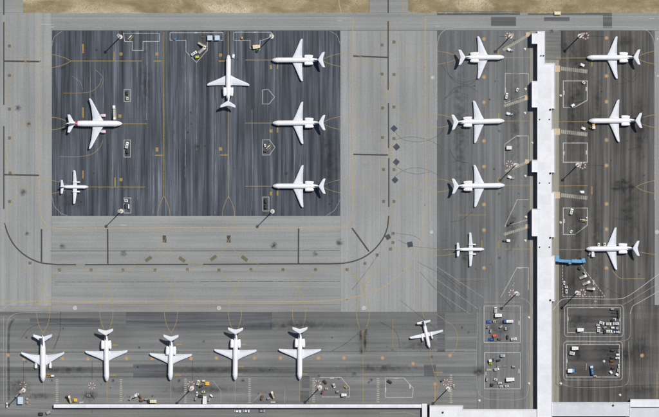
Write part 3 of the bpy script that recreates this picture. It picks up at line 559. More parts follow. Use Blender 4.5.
# ---------------------------------------------------------------- buildings
def roofed(name, outline_px, h, label, roofmat, vents=(), panel=None, par_h=.45):
    pts = [W(*p) for p in outline_px]; cx = sum(p[0] for p in pts) / len(pts); cy = sum(p[1] for p in pts) / len(pts)
    root = empty(name, cx, cy, 0); tag(root, label, 'terminal building')
    loc = [(x - cx, y - cy) for x, y in pts]
    n = len(loc); area = sum(loc[i][0] * loc[(i + 1) % n][1] - loc[(i + 1) % n][0] * loc[i][1] for i in range(n))
    if area < 0: loc = loc[::-1]
    MB().prism(loc, 0, h - .02).build('wall', M['roofside'], root)
    def inset(poly, d):
        out = []
        for i in range(n):
            p0, p1, p2 = Vector(poly[i - 1]), Vector(poly[i]), Vector(poly[(i + 1) % n])
            a = (p1 - p0).normalized(); b = (p2 - p1).normalized(); na, nb = Vector((-a.y, a.x)), Vector((-b.y, b.x))
            m = na + nb; m = m / max(.3, m.dot(na)); out.append(tuple(p1 + m * d))
        return out
    # glazed band, proud of the wall
    out = inset(loc, -.06); mb = MB()
    for i in range(n):
        a, b = Vector(out[i]), Vector(out[(i + 1) % n]); L = (b - a).length; d = (b - a) / L; k = int(L // 3.2)
        for j in range(k):
            p, q = a + d * (j * L / k + .2), a + d * ((j + 1) * L / k - .2)
            mb.add([(p.x, p.y, h * .5), (q.x, q.y, h * .5), (q.x, q.y, h * .85), (p.x, p.y, h * .85)], [(0, 1, 2, 3)])
    mb.build('glazing', M['glass'], root)['kind'] = 'stuff'
    MB().prism(inset(loc, .01), h - .02, h + .02).build('roof', M[roofmat], root)
    # parapet coping ring
    o2, i2 = inset(loc, -.10), inset(loc, .30); mb = MB()
    vs = [(x, y, h + .025) for x, y in o2] + [(x, y, h + .025) for x, y in i2] + [(x, y, h + par_h) for x, y in o2] + [(x, y, h + par_h) for x, y in i2]
    fs = []
    for i in range(n):
        j = (i + 1) % n; fs += [(2 * n + i, 2 * n + j, 3 * n + j, 3 * n + i), (i, j, 2 * n + j, 2 * n + i), (n + j, n + i, 3 * n + i, 3 * n + j), (j, i, n + i, n + j)]
    mb.add(vs, fs).build('parapet', M[roofmat], root)
    for x, y, r in vents:
        vx, vy = W(x, y); vx -= cx; vy -= cy
        MB().cyl((vx, vy, h + .02), (vx, vy, h + .5), r * .8, n=10).cyl((vx, vy, h + .5), (vx, vy, h + .62), r, n=10).build('roof_vent', M['ac_dark'], root)
    if panel:
        x0, y0, x1, y1, axis, w = panel; a, b = (x0, x1) if axis == 'x' else (y0, y1); k = max(1, round((b - a) / w)); w = (b - a) / k; me = None
        for i in range(k):
            p = a + (i + .5) * w
            hx, hy = ((w / 2) * S - .11, (y1 - y0) / 2 * S) if axis == 'x' else ((x1 - x0) / 2 * S, (w / 2) * S - .11)
            if me is None: me = MB().prism([(-hx, -hy), (hx, -hy), (hx, hy), (-hx, hy)], h + .03, h + .09).mesh('roof_panel', M[roofmat])
            q = W(p, (y0 + y1) / 2) if axis == 'x' else W((x0 + x1) / 2, p)
            oo = bpy.data.objects.new('roof_panel', me); COL.objects.link(oo); oo.parent = root; oo.location = (q[0] - cx, q[1] - cy, 0)
    return root
PL, PR, PR2 = 537.0, 554.4, 551.4
pier = [(537, 31.5), (544.4, 31.5), (544.4, 63.5), (PR, 63.5), (PR, 108.6), (PR2, 108.6), (PR2, 129), (PR, 129), (PR, 172.5), (PR2, 172.5), (PR2, 192), (PR, 192), (PR, 237), (PR2, 237), (PR2, 255.5), (PR, 255.5), (PR, 301), (PR2, 301), (PR2, 417.5), (PL, 417.5),
        (PL, 236), (531.5, 236), (531.5, 209), (PL, 209), (PL, 172), (531.5, 172), (531.5, 160), (PL, 160), (PL, 107.5), (531.5, 107.5), (531.5, 81.5), (PL, 81.5), (PL, 44), (531.5, 44), (531.5, 33.5), (537, 33.5)]
v = [(539.2, 119.6, .45), (549, 119.6, .45), (539.2, 183, .45), (549, 183, .45), (539.2, 247, .45), (549, 247, .45), (540.6, 56, .5), (543, 56, .5), (549.8, 109.8, .7), (549.8, 173.4, .7), (549.8, 237.6, .7), (549.8, 300, .7)]
roofed('pier_building', pier, 6.6, 'long white roofed boarding pier running top to bottom', 'roof', v, (537.9, 67, 550.6, 416, 'y', 10.5))
roofed('terminal_block', [(429.6, 405.2), (462.7, 405.2), (462.7, 409), (536.7, 409), (536.7, 440), (429.6, 440)], 6.2, 'white roofed block left of the pier foot at the bottom edge', 'roof', [(442.5, 412, .7)], (430.5, 410.2, 536, 439, 'x', 13))
roofed('terminal_wing', [(551.7, 402), (629.6, 402), (629.6, 415.6), (551.7, 415.6)], 6.2, 'narrow white roofed wing right of the pier foot', 'roof2', [(612.5, 405, .7)], (552.8, 403, 628.6, 414.6, 'x', 12.5))
roofed('terminal_hall', [(629.9, 399), (900, 399), (900, 406.4), (629.9, 406.4)], 6.2, 'narrow white roof strip above the pale hall in the bottom right corner', 'roof', [], (631, 400, 700, 405.6, 'x', 11))
roofed('terminal_hall', [(625.6, 416.4), (629.9, 406.8), (900, 406.8), (900, 440), (625.6, 440)], 4.6, 'pale grey roofed hall in the bottom right corner', 'roof2', [], (631, 408, 700, 439, 'x', 11))
roofed('lower_annex', [(551.7, 419), (624.5, 419), (624.5, 440), (551.7, 440)], 3.0, 'low grey roof just below the narrow wing at the bottom edge', 'roofside')
# covered gangway along the bottom
def gangway():
    x0, y0 = W(54, 405.9); root = empty('covered_gangway', x0, y0); tag(root, 'long thin white covered gangway below the parked jets', 'gangway')
    Lm = (421.5 - 54) * S; w = 3.4 * S; h = 3.2
    k = 46; seg = Lm / k; me = MB().prism([(.02, -w / 2), (seg - .02, -w / 2), (seg - .02, w / 2), (.02, w / 2)], h, h + .22)
    me.prism([(.02, -.35), (seg - .02, -.35), (seg - .02, .35), (.02, .35)], h + .22, h + .36); me = me.mesh('roof_panel', M['roof'])
    pm = MB().box((0, 0, h / 2), (.18, .18, h)).mesh('post', M['galv'])
    for i in range(k):
        o = bpy.data.objects.new('roof_panel', me); COL.objects.link(o); o.parent = root; o.location = (i * seg, 0, 0)
        for sy in (-1, 1):
            if i % 2 == 0: o = bpy.data.objects.new('post', pm); COL.objects.link(o); o.parent = root; o.location = (i * seg + .1, sy * (w / 2 - .2), 0)
    MB().box((Lm / 2, -w / 2 + .1, h * .55), (Lm, .06, h * .8)).build('glass_side', M['roofside'], root)
    MB().box((.05, 0, h * .5), (.1, w - .1, h * .98)).build('end_wall', M['roof'], root)
gangway()
def gangway2():
    x0, y0 = W(424.5, 403.5); root = empty('covered_gangway', x0, y0); tag(root, 'short white covered gangway leg turning down beside the white block', 'gangway')
    MB().box((0, -12.0, 3.1), (5 * S, 24.0, .3)).build('roof', M['roof'], root); MB().box((0, -12.0, 1.47), (4.4 * S, 23.6, 2.94)).build('wall', M['roofside'], root)
    for k in range(3): MB().box((2.2 + .55, -.9 - k * 2.1, 1.5), (1.0, .7, 3.0)).box((2.2 + .55, -.9 - k * 2.1, 3.06), (1.15, .85, .12)).build('wall_unit', M['ac_dark'], root)
gangway2()

# ---------------------------------------------------------------- aircraft
def ringy(x, zc, rw, rh, n=24):
    return [(x, rw * math.cos(2 * math.pi * i / n), zc + rh * math.sin(2 * math.pi * i / n)) for i in range(n)]
def foil(xle, xte, y, z, t, vertical=False):
    c = xte - xle; prof = [(0, 0), (.04, .45), (.15, .85), (.38, 1), (.7, .6), (1, .04), (.7, -.35), (.38, -.55), (.12, -.5), (.03, -.3)]
    return [((xle + u * c), (v * t / 2 if vertical else y), (z if vertical else z + v * t / 2)) for u, v in prof]
def wheelset(mb, x, y, r, w):
    mb.cyl((x, y - w / 2, r), (x, y + w / 2, r), r, n=14)
def jet(spec, name, label, cat='jet', fin='ac', cowl='ac', group=None):
    root = empty(name); tag(root, label, cat, group); R_ = spec['R']; L = spec['L']; zc = spec['zc']
    st = []
    nl = R_ * 2.6; tl = spec['tail']
    for u, r, dz in ((0, .03, -.22), (.04, .24, -.20), (.12, .42, -.16), (.25, .60, -.11), (.42, .78, -.05), (.65, .92, -.01), (1, 1, 0)): st.append((-u * nl, zc + dz * R_, R_ * r, R_ * r))
    st.append((-(L - tl), zc, R_, R_))
    for u, r, dz in ((.25, .93, .05), (.5, .76, .18), (.72, .54, .32), (.9, .30, .45), (1, .12, .52)): st.append((-(L - tl) - u * tl, zc + dz * R_, R_ * r * (1 if u < .8 else .85), R_ * r))
    mb = MB().loft([ringy(*s) for s in st]); mb.build('fuselage', M['ac'], root, True)
    # cockpit glazing
    for s in (-1, 1):
        for k, (xa, ya, xb, yb) in enumerate(((.30, .04, .44, .40), (.36, .44, .56, .70))):
            def P(u, v):
                x = -u * nl; r = R_ * (.60 + (u - .25) * 1.05); y = v * r; zz = zc - .09 * R_ + math.sqrt(max(0, r * r - y * y)) + .03; return (x, s * y, zz)
            MB().add([P(xa, ya), P(xa + .02, yb), P(xb, yb), P(xb - .02, ya)], [(0, 1, 2, 3)]).build('cockpit_window', M['glass'], root)
    mb = MB()
    for s in (-1, 1):
        x = -nl * 1.15
        while x > -(L - tl) + 1: mb.box((x, s * (R_ * .972), zc + R_ * .27), (.26, .06, .36)); x -= .9
    mb.build('cabin_windows', M['glass'], root)['kind'] = 'stuff'
    for s in (-1, 1): MB().box((-nl * .92, s * (R_ * .985), zc + .05), (.85, .06, 1.7)).build('door', M['ac_ctrl'], root)
    # wings
    W_ = spec['wing']
    for s in (-1, 1):
        secs = []
        for (y, le, te, th) in W_:
            secs.append([(p[0], s * p[1], p[2]) for p in foil(-le, -te, y, spec['wz'] + (y - R_) * math.tan(math.radians(spec['dih'])), th)])
        wing = MB().loft(secs).build('wing', M['ac_wing'], root, True)
        for nm, f0, f1, c0 in (('flap', .14, .60, .74), ('aileron', .66, .94, .74)):
            q = []
            ys = [y for y, *_ in W_]; y0 = ys[0] + (ys[-1] - ys[0]) * f0; y1 = ys[0] + (ys[-1] - ys[0]) * f1
            def at(y):
                for a, b in zip(W_[:-1], W_[1:]):
                    if a[0] <= y <= b[0]: t = (y - a[0]) / (b[0] - a[0]); return [a[i] + (b[i] - a[i]) * t for i in range(4)]
            for y in (y0, y1):
                _, le, te, th = at(y); z = spec['wz'] + (y - R_) * math.tan(math.radians(spec['dih']))
                q.append([(-(le + (te - le) * c0), s * y, z + th * .32), (-(te + .02), s * y, z + th * .06), (-(te + .02), s * y, z - .02), (-(le + (te - le) * c0), s * y, z + th * .1)])
            MB().loft(q).build(nm, M['ac_ctrl'], wing)
    MB().loft([[(x, y, z) for y, z in ((-R_ * .98, zc - R_ * .45), (-R_ * .98, zc - R_ * k), (R_ * .98, zc - R_ * k), (R_ * .98, zc - R_ * .45))] for x, k in ((-W_[0][1] + 1.2, .6), (-W_[0][1], 1.06), (-W_[0][2], 1.06), (-W_[0][2] - 1.8, .6))]).build('wing_fairing', M['ac'], root)
    # fin
    secs = [[(p[0], p[1], z) for p in foil(-le, -te, 0, z, th, True)] for z, le, te, th in spec['fin']]
    fo = MB().loft(secs).build('fin', M[fin], root, True)
    for s in (-1, 1):
        secs = [[(p[0], s * p[1], p[2]) for p in foil(-le, -te, y, spec['sz'] + y * math.tan(math.radians(spec['sdih'])), th)] for y, le, te, th in spec['stab']]
        stb = MB().loft(secs).build('tailplane', M['ac_wing'], root, True)
    # engines
    e = spec['eng']
    for s in (-1, 1):
        y = s * e['y']; z = e['z']; r = e['r']; x0, x1 = -e['x0'], -e['x1']; l = x1 - x0
        nac = MB().loft([[(x0 + l * u, y + r * k * math.cos(a), z + r * k * math.sin(a)) for a in [2 * math.pi * i / 18 for i in range(18)]] for u, k in ((0, .80), (.02, .88), (.1, .98), (.3, 1), (.6, .98), (.85, .80), (1, .58))]).build('engine', M[cowl], root, True)
        MB().cyl((x0 + .03, y, z), (x0 - .05, y, z), r * .80, r * .72, n=18).build('intake', M['ac_dark'], nac)
        MB().cyl((x1 + .05, y, z), (x1 - .5, y, z), r * .5, r * .36, n=14).build('exhaust', M['ac_dark'], nac)
        if e.get('prop'):
            hub = MB().cyl((x0, y, z), (x0 + .55, y, z), .28, .06, n=12).build('spinner', M['ac_metal'], nac, True)
            for k in range(4):
                a = math.pi / 4 + k * math.pi / 2; d = Vector((0, math.cos(a), math.sin(a))); p = Vector((x0 + .25, y, z))
                MB().loft([[p + d * rr + Vector((w * .5, 0, 0)) * 1, p + d * rr + d.cross(Vector((1, 0, 0))) * w, p + d * rr - Vector((w * .5, 0, 0)), p + d * rr - d.cross(Vector((1, 0, 0))) * w] for rr, w in ((.2, .07), (.8, .12), (1.6, .06))]).build('propeller_blade', M['rubber'], nac)
        elif e['rear']:
            MB().loft([[(x, s * yy, z + dz) for x, dz in ((x0 - e['px'][0], .55), (x0 - e['px'][0] - 1.0, .86), (x0 - e['px'][1] + 1.0, .80), (x0 - e['px'][1], .5), (x0 - e['px'][0] - .8, -.22))] for yy in (R_ * .7, e['y'] - r * .3)]).build('pylon', M['ac'], root)
        else:
            MB().box((x1 - .1, y, (z + r + spec['wz']) / 2 + .1), (abs(l) * .8, .35, max(.4, spec['wz'] - z - r + 1.1))).build('pylon', M['ac_ctrl'], root)
    if spec['T'] is False: pass
    # undercarriage
    rw = spec.get('tyre', .5)
    def gear(x, y, ztop, tw):
        gm = MB().cyl((x, y, rw), (x, y, ztop), .11, n=8).cyl((x, y - tw, rw), (x, y + tw, rw), .08, n=8).build('gear_strut', M['steel'], root)
        for d in (-tw, tw):
            t = MB(); wheelset(t, x, y + d, rw, .28); t.build('wheel', M['rubber'], root)
    gear(-nl * .75, 0, zc - R_ * .75, .24)
    xm = -(W_[0][1] + (W_[0][2] - W_[0][1]) * .72)
    for s in (-1, 1): gear(xm, s * spec['track'], spec['wz'] if not e.get('prop') else e['z'] - .3, .34)
    if 'band' in spec:
        x0, x1 = spec['band']; mb = MB(); n = 16
        def rr(x):
            for a, b in zip(st[:-1], st[1:]):
                if b[0] <= x <= a[0]: t = (x - a[0]) / (b[0] - a[0]); return a[1] + (b[1] - a[1]) * t, a[3] + (b[3] - a[3]) * t
        rings = []
        for x in (-x0, -(x0 + x1) / 2, -x1):
            zz, r = rr(x); rings.append([(x, (r + .04) * math.cos(a), zz + (r + .04) * math.sin(a)) for a in [math.pi * (.02 + .96 * i / n) for i in range(n + 1)]])
        vs = [p for r in rings for p in r]; k = n + 1
        mb.add(vs, [(q * k + i, q * k + i + 1, (q + 1) * k + i + 1, (q + 1) * k + i) for q in range(2) for i in range(n)]).build('tail_band', M['red'], root, True)
    return root
def f100(dfwd=0.0, daft=0.0):
    w = -dfwd; t = -dfwd - daft
    return dict(R=1.68, L=32.6 + t, zc=2.75, tail=9.6, wz=1.75, dih=2.5, sz=8.15, sdih=1.0, T=True, track=2.5, tyre=.5,
        wing=[(1.1, 13.4 + w, 20.4 + w, .75), (4.6, 15.3 + w, 20.0 + w, .55), (13.0, 18.9 + w, 20.6 + w, .24), (14.05, 19.7 + w, 20.6 + w, .12)],
        fin=[(3.6, 26.4 + t, 31.4 + t, .55), (5.0, 28.0 + t, 32.0 + t, .48), (8.1, 30.6 + t, 33.9 + t, .34)],
        stab=[(0, 30.9 + t, 34.2 + t, .30), (.5, 31.0 + t, 34.1 + t, .30), (4.6, 33.6 + t, 35.3 + t, .16), (5.0, 34.2 + t, 35.5 + t, .08)],
        eng=dict(y=2.5, z=3.3, r=1.02, x0=21.8 + t, x1=27.5 + t, rear=True, px=(.25, 5.3)))
F100, F70 = f100(), f100(2.7, 2.0)
A320 = dict(R=1.98, L=37.2, zc=3.4, tail=11.5, wz=2.5, dih=5, sz=4.3, sdih=6, T=False, track=3.8, tyre=.58, band=(29.6, 31.4),
    wing=[(1.3, 12.2, 19.9, 1.0), (6.4, 15.3, 19.4, .62), (15.6, 20.2, 21.9, .26), (16.8, 21.2, 22.2, .1)],
    fin=[(4.6, 28.2, 34.6, .6), (6, 30.2, 35.3, .55), (11.6, 34.6, 37.0, .3)], stab=[(.3, 31.6, 35.4, .42), (6.0, 34.8, 36.4, .16)],
    eng=dict(y=5.4, z=1.75, r=1.1, x0=11.0, x1=14.8, rear=False))
B737 = dict(R=1.88, L=31.2, zc=3.0, tail=10.5, wz=2.1, dih=6, sz=3.9, sdih=6, T=False, track=2.7, tyre=.52,
    wing=[(1.2, 10.2, 18.2, .95), (5.0, 12.9, 17.4, .6), (13.4, 18.0, 19.6, .24), (14.3, 18.9, 19.9, .1)],
    fin=[(4.0, 21.6, 29.0, .4), (5.4, 24.6, 29.6, .55), (10.9, 29.0, 31.6, .28)], stab=[(.3, 26.3, 30.0, .4), (6.2, 30.2, 31.8, .15)],
    eng=dict(y=4.8, z=1.35, r=1.0, x0=9.0, x1=13.0, rear=False))
SAAB = dict(R=1.14, L=18.9, zc=2.0, tail=6.2, wz=1.75, dih=6, sz=2.7, sdih=9, T=False, track=3.25, tyre=.36,
    wing=[(.7, 7.6, 10.4, .45), (3.4, 7.7, 10.2, .4), (10.6, 8.6, 10.0, .2), (11.2, 9.0, 10.0, .1)],
    fin=[(2.3, 13.4, 18.2, .3), (3.4, 15.0, 18.6, .28), (6.6, 17.2, 18.9, .16)], stab=[(.2, 16.3, 18.4, .22), (4.5, 17.1, 18.3, .12)],
    eng=dict(y=3.2, z=2.25, r=.52, x0=5.6, x1=10.4, rear=False, prop=True))
def place(o, nx, ny, tx, ty):
    """nose over pixel (nx, ny), tail axis towards pixel (tx, ty)"""
    x, y = W(nx, ny); u, w_ = W(tx, ty); o.location = (x, y, 0); o.rotation_euler = (0, 0, math.atan2(y - w_, x - u))
def proto_copy(cache, key, maker, label):
    if key not in cache:
        before = set(bpy.data.objects); root = maker(); new = [o for o in bpy.data.objects if o not in before]
        for o in new: KIDS[o.name] = []
        for o in new:
            if o.parent: KIDS[o.parent.name].append(o)
        cache[key] = root; r = root
    else: r = copy_tree(cache[key])
    r['label'] = label; return r
CACHE = {}
GJ = 'white rear-engined T-tail jets'
def tj(key, label, n, t):
    sp = F100 if key[0] == 'long' else F70
    o = proto_copy(CACHE, key, lambda: jet(sp, 'passenger_jet', label, 'jet', key[1], 'ac', GJ), label); place(o, *n, *t)
L_, S_ = ('long', 'ac'), ('short', 'ac')
tj(L_, 'white T-tail jet facing left, topmost of three stacked on the dark apron', (271.9, 60.2), (325, 60.0))
tj(L_, 'white T-tail jet facing left, middle of three stacked on the dark apron', (272.4, 123.1), (325, 122.8))
tj(L_, 'white T-tail jet facing left, lowest of three stacked on the dark apron', (272.6, 186.0), (325, 186.2))
tj(L_, 'white T-tail jet with its nose pointing up on the dark apron', (228.6, 54.9), (228.2, 108))
tj(S_, 'shorter white T-tail jet facing right, topmost left of the pier', (504.2, 57.3), (458, 57.6))
tj(L_, 'white T-tail jet facing right, second from top left of the pier', (504.4, 120.9), (452, 122.4))
tj(L_, 'white T-tail jet facing right, just above the turboprop left of the pier', (504.7, 185.3), (452, 186.2))
tj(L_, 'white T-tail jet facing left, topmost right of the pier', (586.5, 57.7), (640, 57.4))
tj(L_, 'white T-tail jet facing left, middle one right of the pier', (588.4, 120.9), (642, 120.6))
tj(L_, 'white T-tail jet facing left beside the blue boarding bridge', (585.8, 248.9), (640, 248.2))
tj(('long', 'red'), 'white T-tail jet with red fin facing down, second from left in bottom row', (107.0, 381.3), (106.2, 329))
tj(S_, 'shorter white T-tail jet facing down, third from left in bottom row', (170.5, 380.2), (171.4, 335))
tj(L_, 'white T-tail jet facing down, fourth from left in bottom row', (235.2, 380.2), (235.8, 328))
tj(L_, 'white T-tail jet facing down, rightmost jet in bottom row', (299.8, 379.6), (300, 326))
o = jet(A320, 'airliner', 'white twin-engine airliner with red tail band at left on the dark apron', 'airliner', 'ac', 'pinkcowl'); place(o, 122.4, 123.7, 66, 123.6)
o = jet(B737, 'airliner', 'white airliner with wing engines and blue fin, leftmost of bottom row', 'airliner', 'navy'); place(o, 43.3, 381.6, 43.0, 333)
GT = 'small white turboprops'
o = jet(SAAB, 'turboprop_plane', 'small white turboprop at lower left of the dark apron', 'turboprop', 'ac', 'ac', GT); place(o, 88.5, 187, 60, 186.8)
o = jet(SAAB, 'turboprop_plane', 'small white turboprop facing right, lowest aircraft left of the pier', 'turboprop', 'ac', 'ac', GT); place(o, 484.2, 249.2, 456, 249.4)
o = jet(SAAB, 'turboprop_plane', 'small white turboprop with dark blue fin standing aslant at bottom centre', 'turboprop', 'navy', 'ac', GT); place(o, 429.4, 347.8, 423.4, 320.5)

# ---------------------------------------------------------------- floodlight masts
def mast(red):
    root = empty('floodlight_mast'); tag(root, 'x', 'light mast', 'tall floodlight masts')
    MB().cyl((0, 0, 0), (0, 0, .55), 1.5, 1.4, n=20).build('plinth', M['conc_base'], root)
    h = 27.0; MB().cyl((0, 0, .55), (0, 0, h), .42, .24, n=12).build('pole', M['galv'], root, True)
    mb = MB(); nn = 20
    for i in range(nn):
        a, b = 2 * math.pi * i / nn, 2 * math.pi * (i + 1) / nn
        mb.cyl((0.75 * math.cos(a), 0.75 * math.sin(a), h), (0.75 * math.cos(b), 0.75 * math.sin(b), h), .08, n=6)
    for k in range(4): mb.cyl((0, 0, h), (0.75 * math.cos(k * 1.571), 0.75 * math.sin(k * 1.571), h), .07, n=6)
    mb.cyl((0, 0, h - .4), (0, 0, h + .35), .3, n=12); hd = mb.build('head_ring', M['galv'], root)
    for k in range(8):
        a = k * math.pi / 4 + .2; MB().box((.8 * math.cos(a), .8 * math.sin(a), h - .12), (.32, .5, .42), a, .6).build('floodlight', M['conc_base'], hd)
    return root
MC = {}
for x, y, lab in ((120.4, 37, 'floodlight mast on white disc at top left of the dark apron'), (271.6, 36.6, 'floodlight mast beside the cream truck at the top of the dark apron'), (121.2, 211.2, 'floodlight mast at the lower left edge of the dark apron'), (272.4, 211.4, 'floodlight mast at the lower right edge of the dark apron'),
                  (510.5, 36.5, 'floodlight mast near the pier tip, left side'), (579.8, 36, 'floodlight mast near the pier tip, right side'), (515.4, 165.2, 'floodlight mast left of the pier beside the third walkway'), (577.6, 165, 'floodlight mast right of the pier below the white square outline'),
                  (516.5, 293.4, 'floodlight mast above the left vehicle park'), (577, 292.8, 'floodlight mast above the right vehicle park'), (23.6, 390.2, 'floodlight mast in the bottom left corner'), (191.9, 388.2, 'floodlight mast between third and fourth bottom row jets'), (320, 387.4, 'floodlight mast right of the last bottom row jet'), (448, 388.6, 'floodlight mast just above the white block at bottom')):
    o = proto_copy(MC, 0, lambda: mast(0), lab); o.location = (*W(x, y), 0)
# small pale hydrant covers: short bollards
def bollard():
    root = empty('apron_bollard'); tag(root, 'x', 'bollard', 'cream bollards beside the pier')
    MB().cyl((0, 0, 0), (0, 0, .25), .85, .8, n=14).build('base', M['conc_base'], root); MB().cyl((0, 0, .25), (0, 0, 1.0), .3, .26, n=10).build('post', vm('cream'), root); MB().cyl((0, 0, 1.0), (0, 0, 1.12), .36, n=10).build('cap', vm('cream'), root)
    return root
BC = {}
for x, y, lab in ((525, 49, 'cream bollard by the tip walkway left of the pier'), (525.6, 89, 'cream bollard inside the topmost outlined area left of the pier'), (525, 113, 'cream bollard below the second walkway left of the pier'), (525.4, 176, 'cream bollard below the third walkway left of the pier'), (526, 217, 'cream bollard above the fourth walkway left of the pier'), (525.4, 240.6, 'cream bollard above the turboprop stand line by the pier'),
                  (560.6, 95.6, 'cream bollard beside the pentagon outline right of the pier'), (560.6, 222.6, 'cream bollard beside the clipped rectangle right of the pier'), (604, 361.4, 'cream bollard inside the lower right vehicle park'), (560.8, 383.6, 'cream bollard at the corner below the right vehicle park'), (620, 395, 'cream bollard above the narrow white wing'), (479.4, 400.6, 'cream bollard above the white block left of pier'), (529, 317.5, 'cream bollard beside the upper left vehicle park'), (529, 383.5, 'cream bollard beside the lower left vehicle park'), (532.5, 143, 'cream bollard against the left side of the pier')):
    o = proto_copy(BC, 0, bollard, lab); o.location = (*W(x, y), 0)

# ---------------------------------------------------------------- boarding bridge
x0, y0 = W(554.6, 258.6); root = empty('boarding_bridge', x0, y0, 0, -math.radians(3)); tag(root, 'bright blue boarding bridge reaching from the pier to the jet', 'boarding bridge')
M['bridge'] = plain('bridge_blue', (104, 166, 208), .55, dirt=.12); z = 3.6
MB().box((1.6, .2, z), (2.4, 4.0, 2.6)).build('rotunda', M['bridge'], root)
a = MB().box((6.6, -1.2, z), (8.4, 1.75, 2.2)).build('tunnel_section', M['bridge'], root); MB().box((7.2, -1.2, z + 1.2), (8.0, .3, .1)).build('roof_rib', M['v_skyblue'] if 'v_skyblue' in M else vm('skyblue'), a)
b = MB().box((14.6, -.9, z + .05), (6.8, 2.1, 2.5)).build('tunnel_section', M['bridge'], root)
MB().box((19.2, -.2, z), (2.2, 2.9, 2.7), .35).build('cab', M['bridge'], root); MB().box((20.6, .6, z), (.9, 2.6, 2.4), .5).build('bellows', vm('dark'), root)
MB().box((10.2, -2.5, z - .1), (1.8, 1.1, 1.2)).build('service_box', M['bridge'], root)
MB().cyl((1.6, .2, 0), (1.6, .2, z - 1.3), .55, n=14).build('support_column', M['galv'], root)
MB().box((14, -.9, 1.45), (.5, 2.8, 2.4)).build('lift_column', M['galv'], root)
for s in (-1, 1): t = MB(); t.cyl((14, -.9 + s * 1.0 - .2, .5), (14, -.9 + s * 1.0 + .2, .5), .5, n=14); t.build('wheel', M['rubber'], root)
# stair of the bridge
MB().box((17.2, 1.9, 1.3), (3.2, .9, .12), 0, -.7).build('service_stair', M['steel'], root)

# ---------------------------------------------------------------- ground vehicles and equipment (front towards +x)
def wheels(root, xs, ys, r, w=.24):
    for x in xs:
        for s in (-1, 1):
            t = MB().cyl((x, s * ys - w / 2, r), (x, s * ys + w / 2, r), r, n=12).build('wheel', M['rubber'], root)
def van(c, L=5.2, w=2.0, h=2.2):
    root = empty('service_van'); l = L / 2
    MB().side([(-l, .45), (l, .45), (l, 1.05), (l - .75, 1.2), (l - 1.35, h - .1), (l - 1.7, h), (-l + .1, h), (-l, h - .2)], w, .12).build('body', vm(c), root)
    MB().add([(l - .77, -w * .40, 1.25), (l - .77, w * .40, 1.25), (l - 1.30, w * .37, h - .12), (l - 1.30, -w * .37, h - .12)], [(0, 1, 2, 3)]).build('windscreen', M['glass'], root)
    for s in (-1, 1): MB().box((l - 2.0, s * (w / 2 - .07), h * .68), (.9, .06, .5)).build('side_window', M['glass'], root); MB().box((l, s * w * .36, .85), (.06, .3, .18)).build('headlight', M['conc_base'], root)
    MB().box((-l * .3, 0, h + .04), (L * .45, w * .6, .07)).build('roof_rack', M['steel'], root)
    wheels(root, (l - 1.0, -l + 1.0), w / 2 - .12, .36); return root
def truck(c, L=6.4, w=2.3, h=2.9, c2=None):
    root = empty('service_truck'); l = L / 2; cl = 1.6
    MB().box((-.1, 0, .62), (L - .4, w * .5, .22)).build('chassis', vm('dark'), root)
    MB().side([(l - cl, .5), (l, .5), (l, 1.25), (l - .3, 2.1), (l - cl, 2.15)], w * .94, .08).build('cab', vm(c2 or c), root)
    MB().add([(l + .01, -w * .4, 1.28), (l + .01, w * .4, 1.28), (l - .27, w * .38, 2.06), (l - .27, -w * .38, 2.06)], [(0, 1, 2, 3)]).build('windscreen', M['glass'], root)
    bx = MB().box((-(cl + .12) / 2, 0, .78 + (h - .78) / 2), (L - cl - .12, w, h - .78)).build('cargo_box', vm(c), root)
    MB().box((-(cl + .12) / 2, 0, h + .03), (L - cl - .5, .12, .06)).build('roof_rib', vm('grey'), bx); MB().box((-l - .03, 0, 1.8), (.06, w * .85, 1.7)).build('rear_door', vm('grey'), bx)
    wheels(root, (l - .85, -l + 1.2), w / 2 - .18, .42, .3); return root
def car(c, L=4.3, w=1.75):
    root = empty('parked_car'); l = L / 2
    MB().side([(-l, .35), (l, .35), (l, .7), (l - .9, .88), (-l + .3, .92), (-l, .8)], w, .08).build('body', vm(c), root)
    MB().side([(-l + .35, .9), (l - 1.1, .88), (l - 1.75, 1.38), (-l + .85, 1.42)], w * .88, .14).build('cabin', M['glass'], root)
    MB().box((-.35, 0, 1.43), (1.7, w * .68, .06)).build('roof', vm(c), root)
    wheels(root, (l - .8, -l + .8), w / 2 - .1, .31, .2); return root
def tug(c, L=3.4, w=1.7):
    root = empty('tow_tug'); l = L / 2
    MB().side([(-l, .3), (l, .3), (l, .85), (l - .2, .95), (.2, 1.0), (.1, .75), (-l, .8)], w, .05).build('body', vm(c), root)
    MB().box((-.45, 0, .95), (.6, w * .7, .35)).build('seat', vm('dark'), root); MB().box((-.3, 0, 1.9), (1.3, w * .9, .08)).build('canopy', vm(c), root)
    for x in (-.85, .25):
        for s in (-1, 1): MB().box((x, s * w * .4, 1.35), (.07, .07, 1.1)).build('post', vm('dark'), root)
    wheels(root, (l - .6, -l + .6), w / 2 - .05, .36, .26); return root
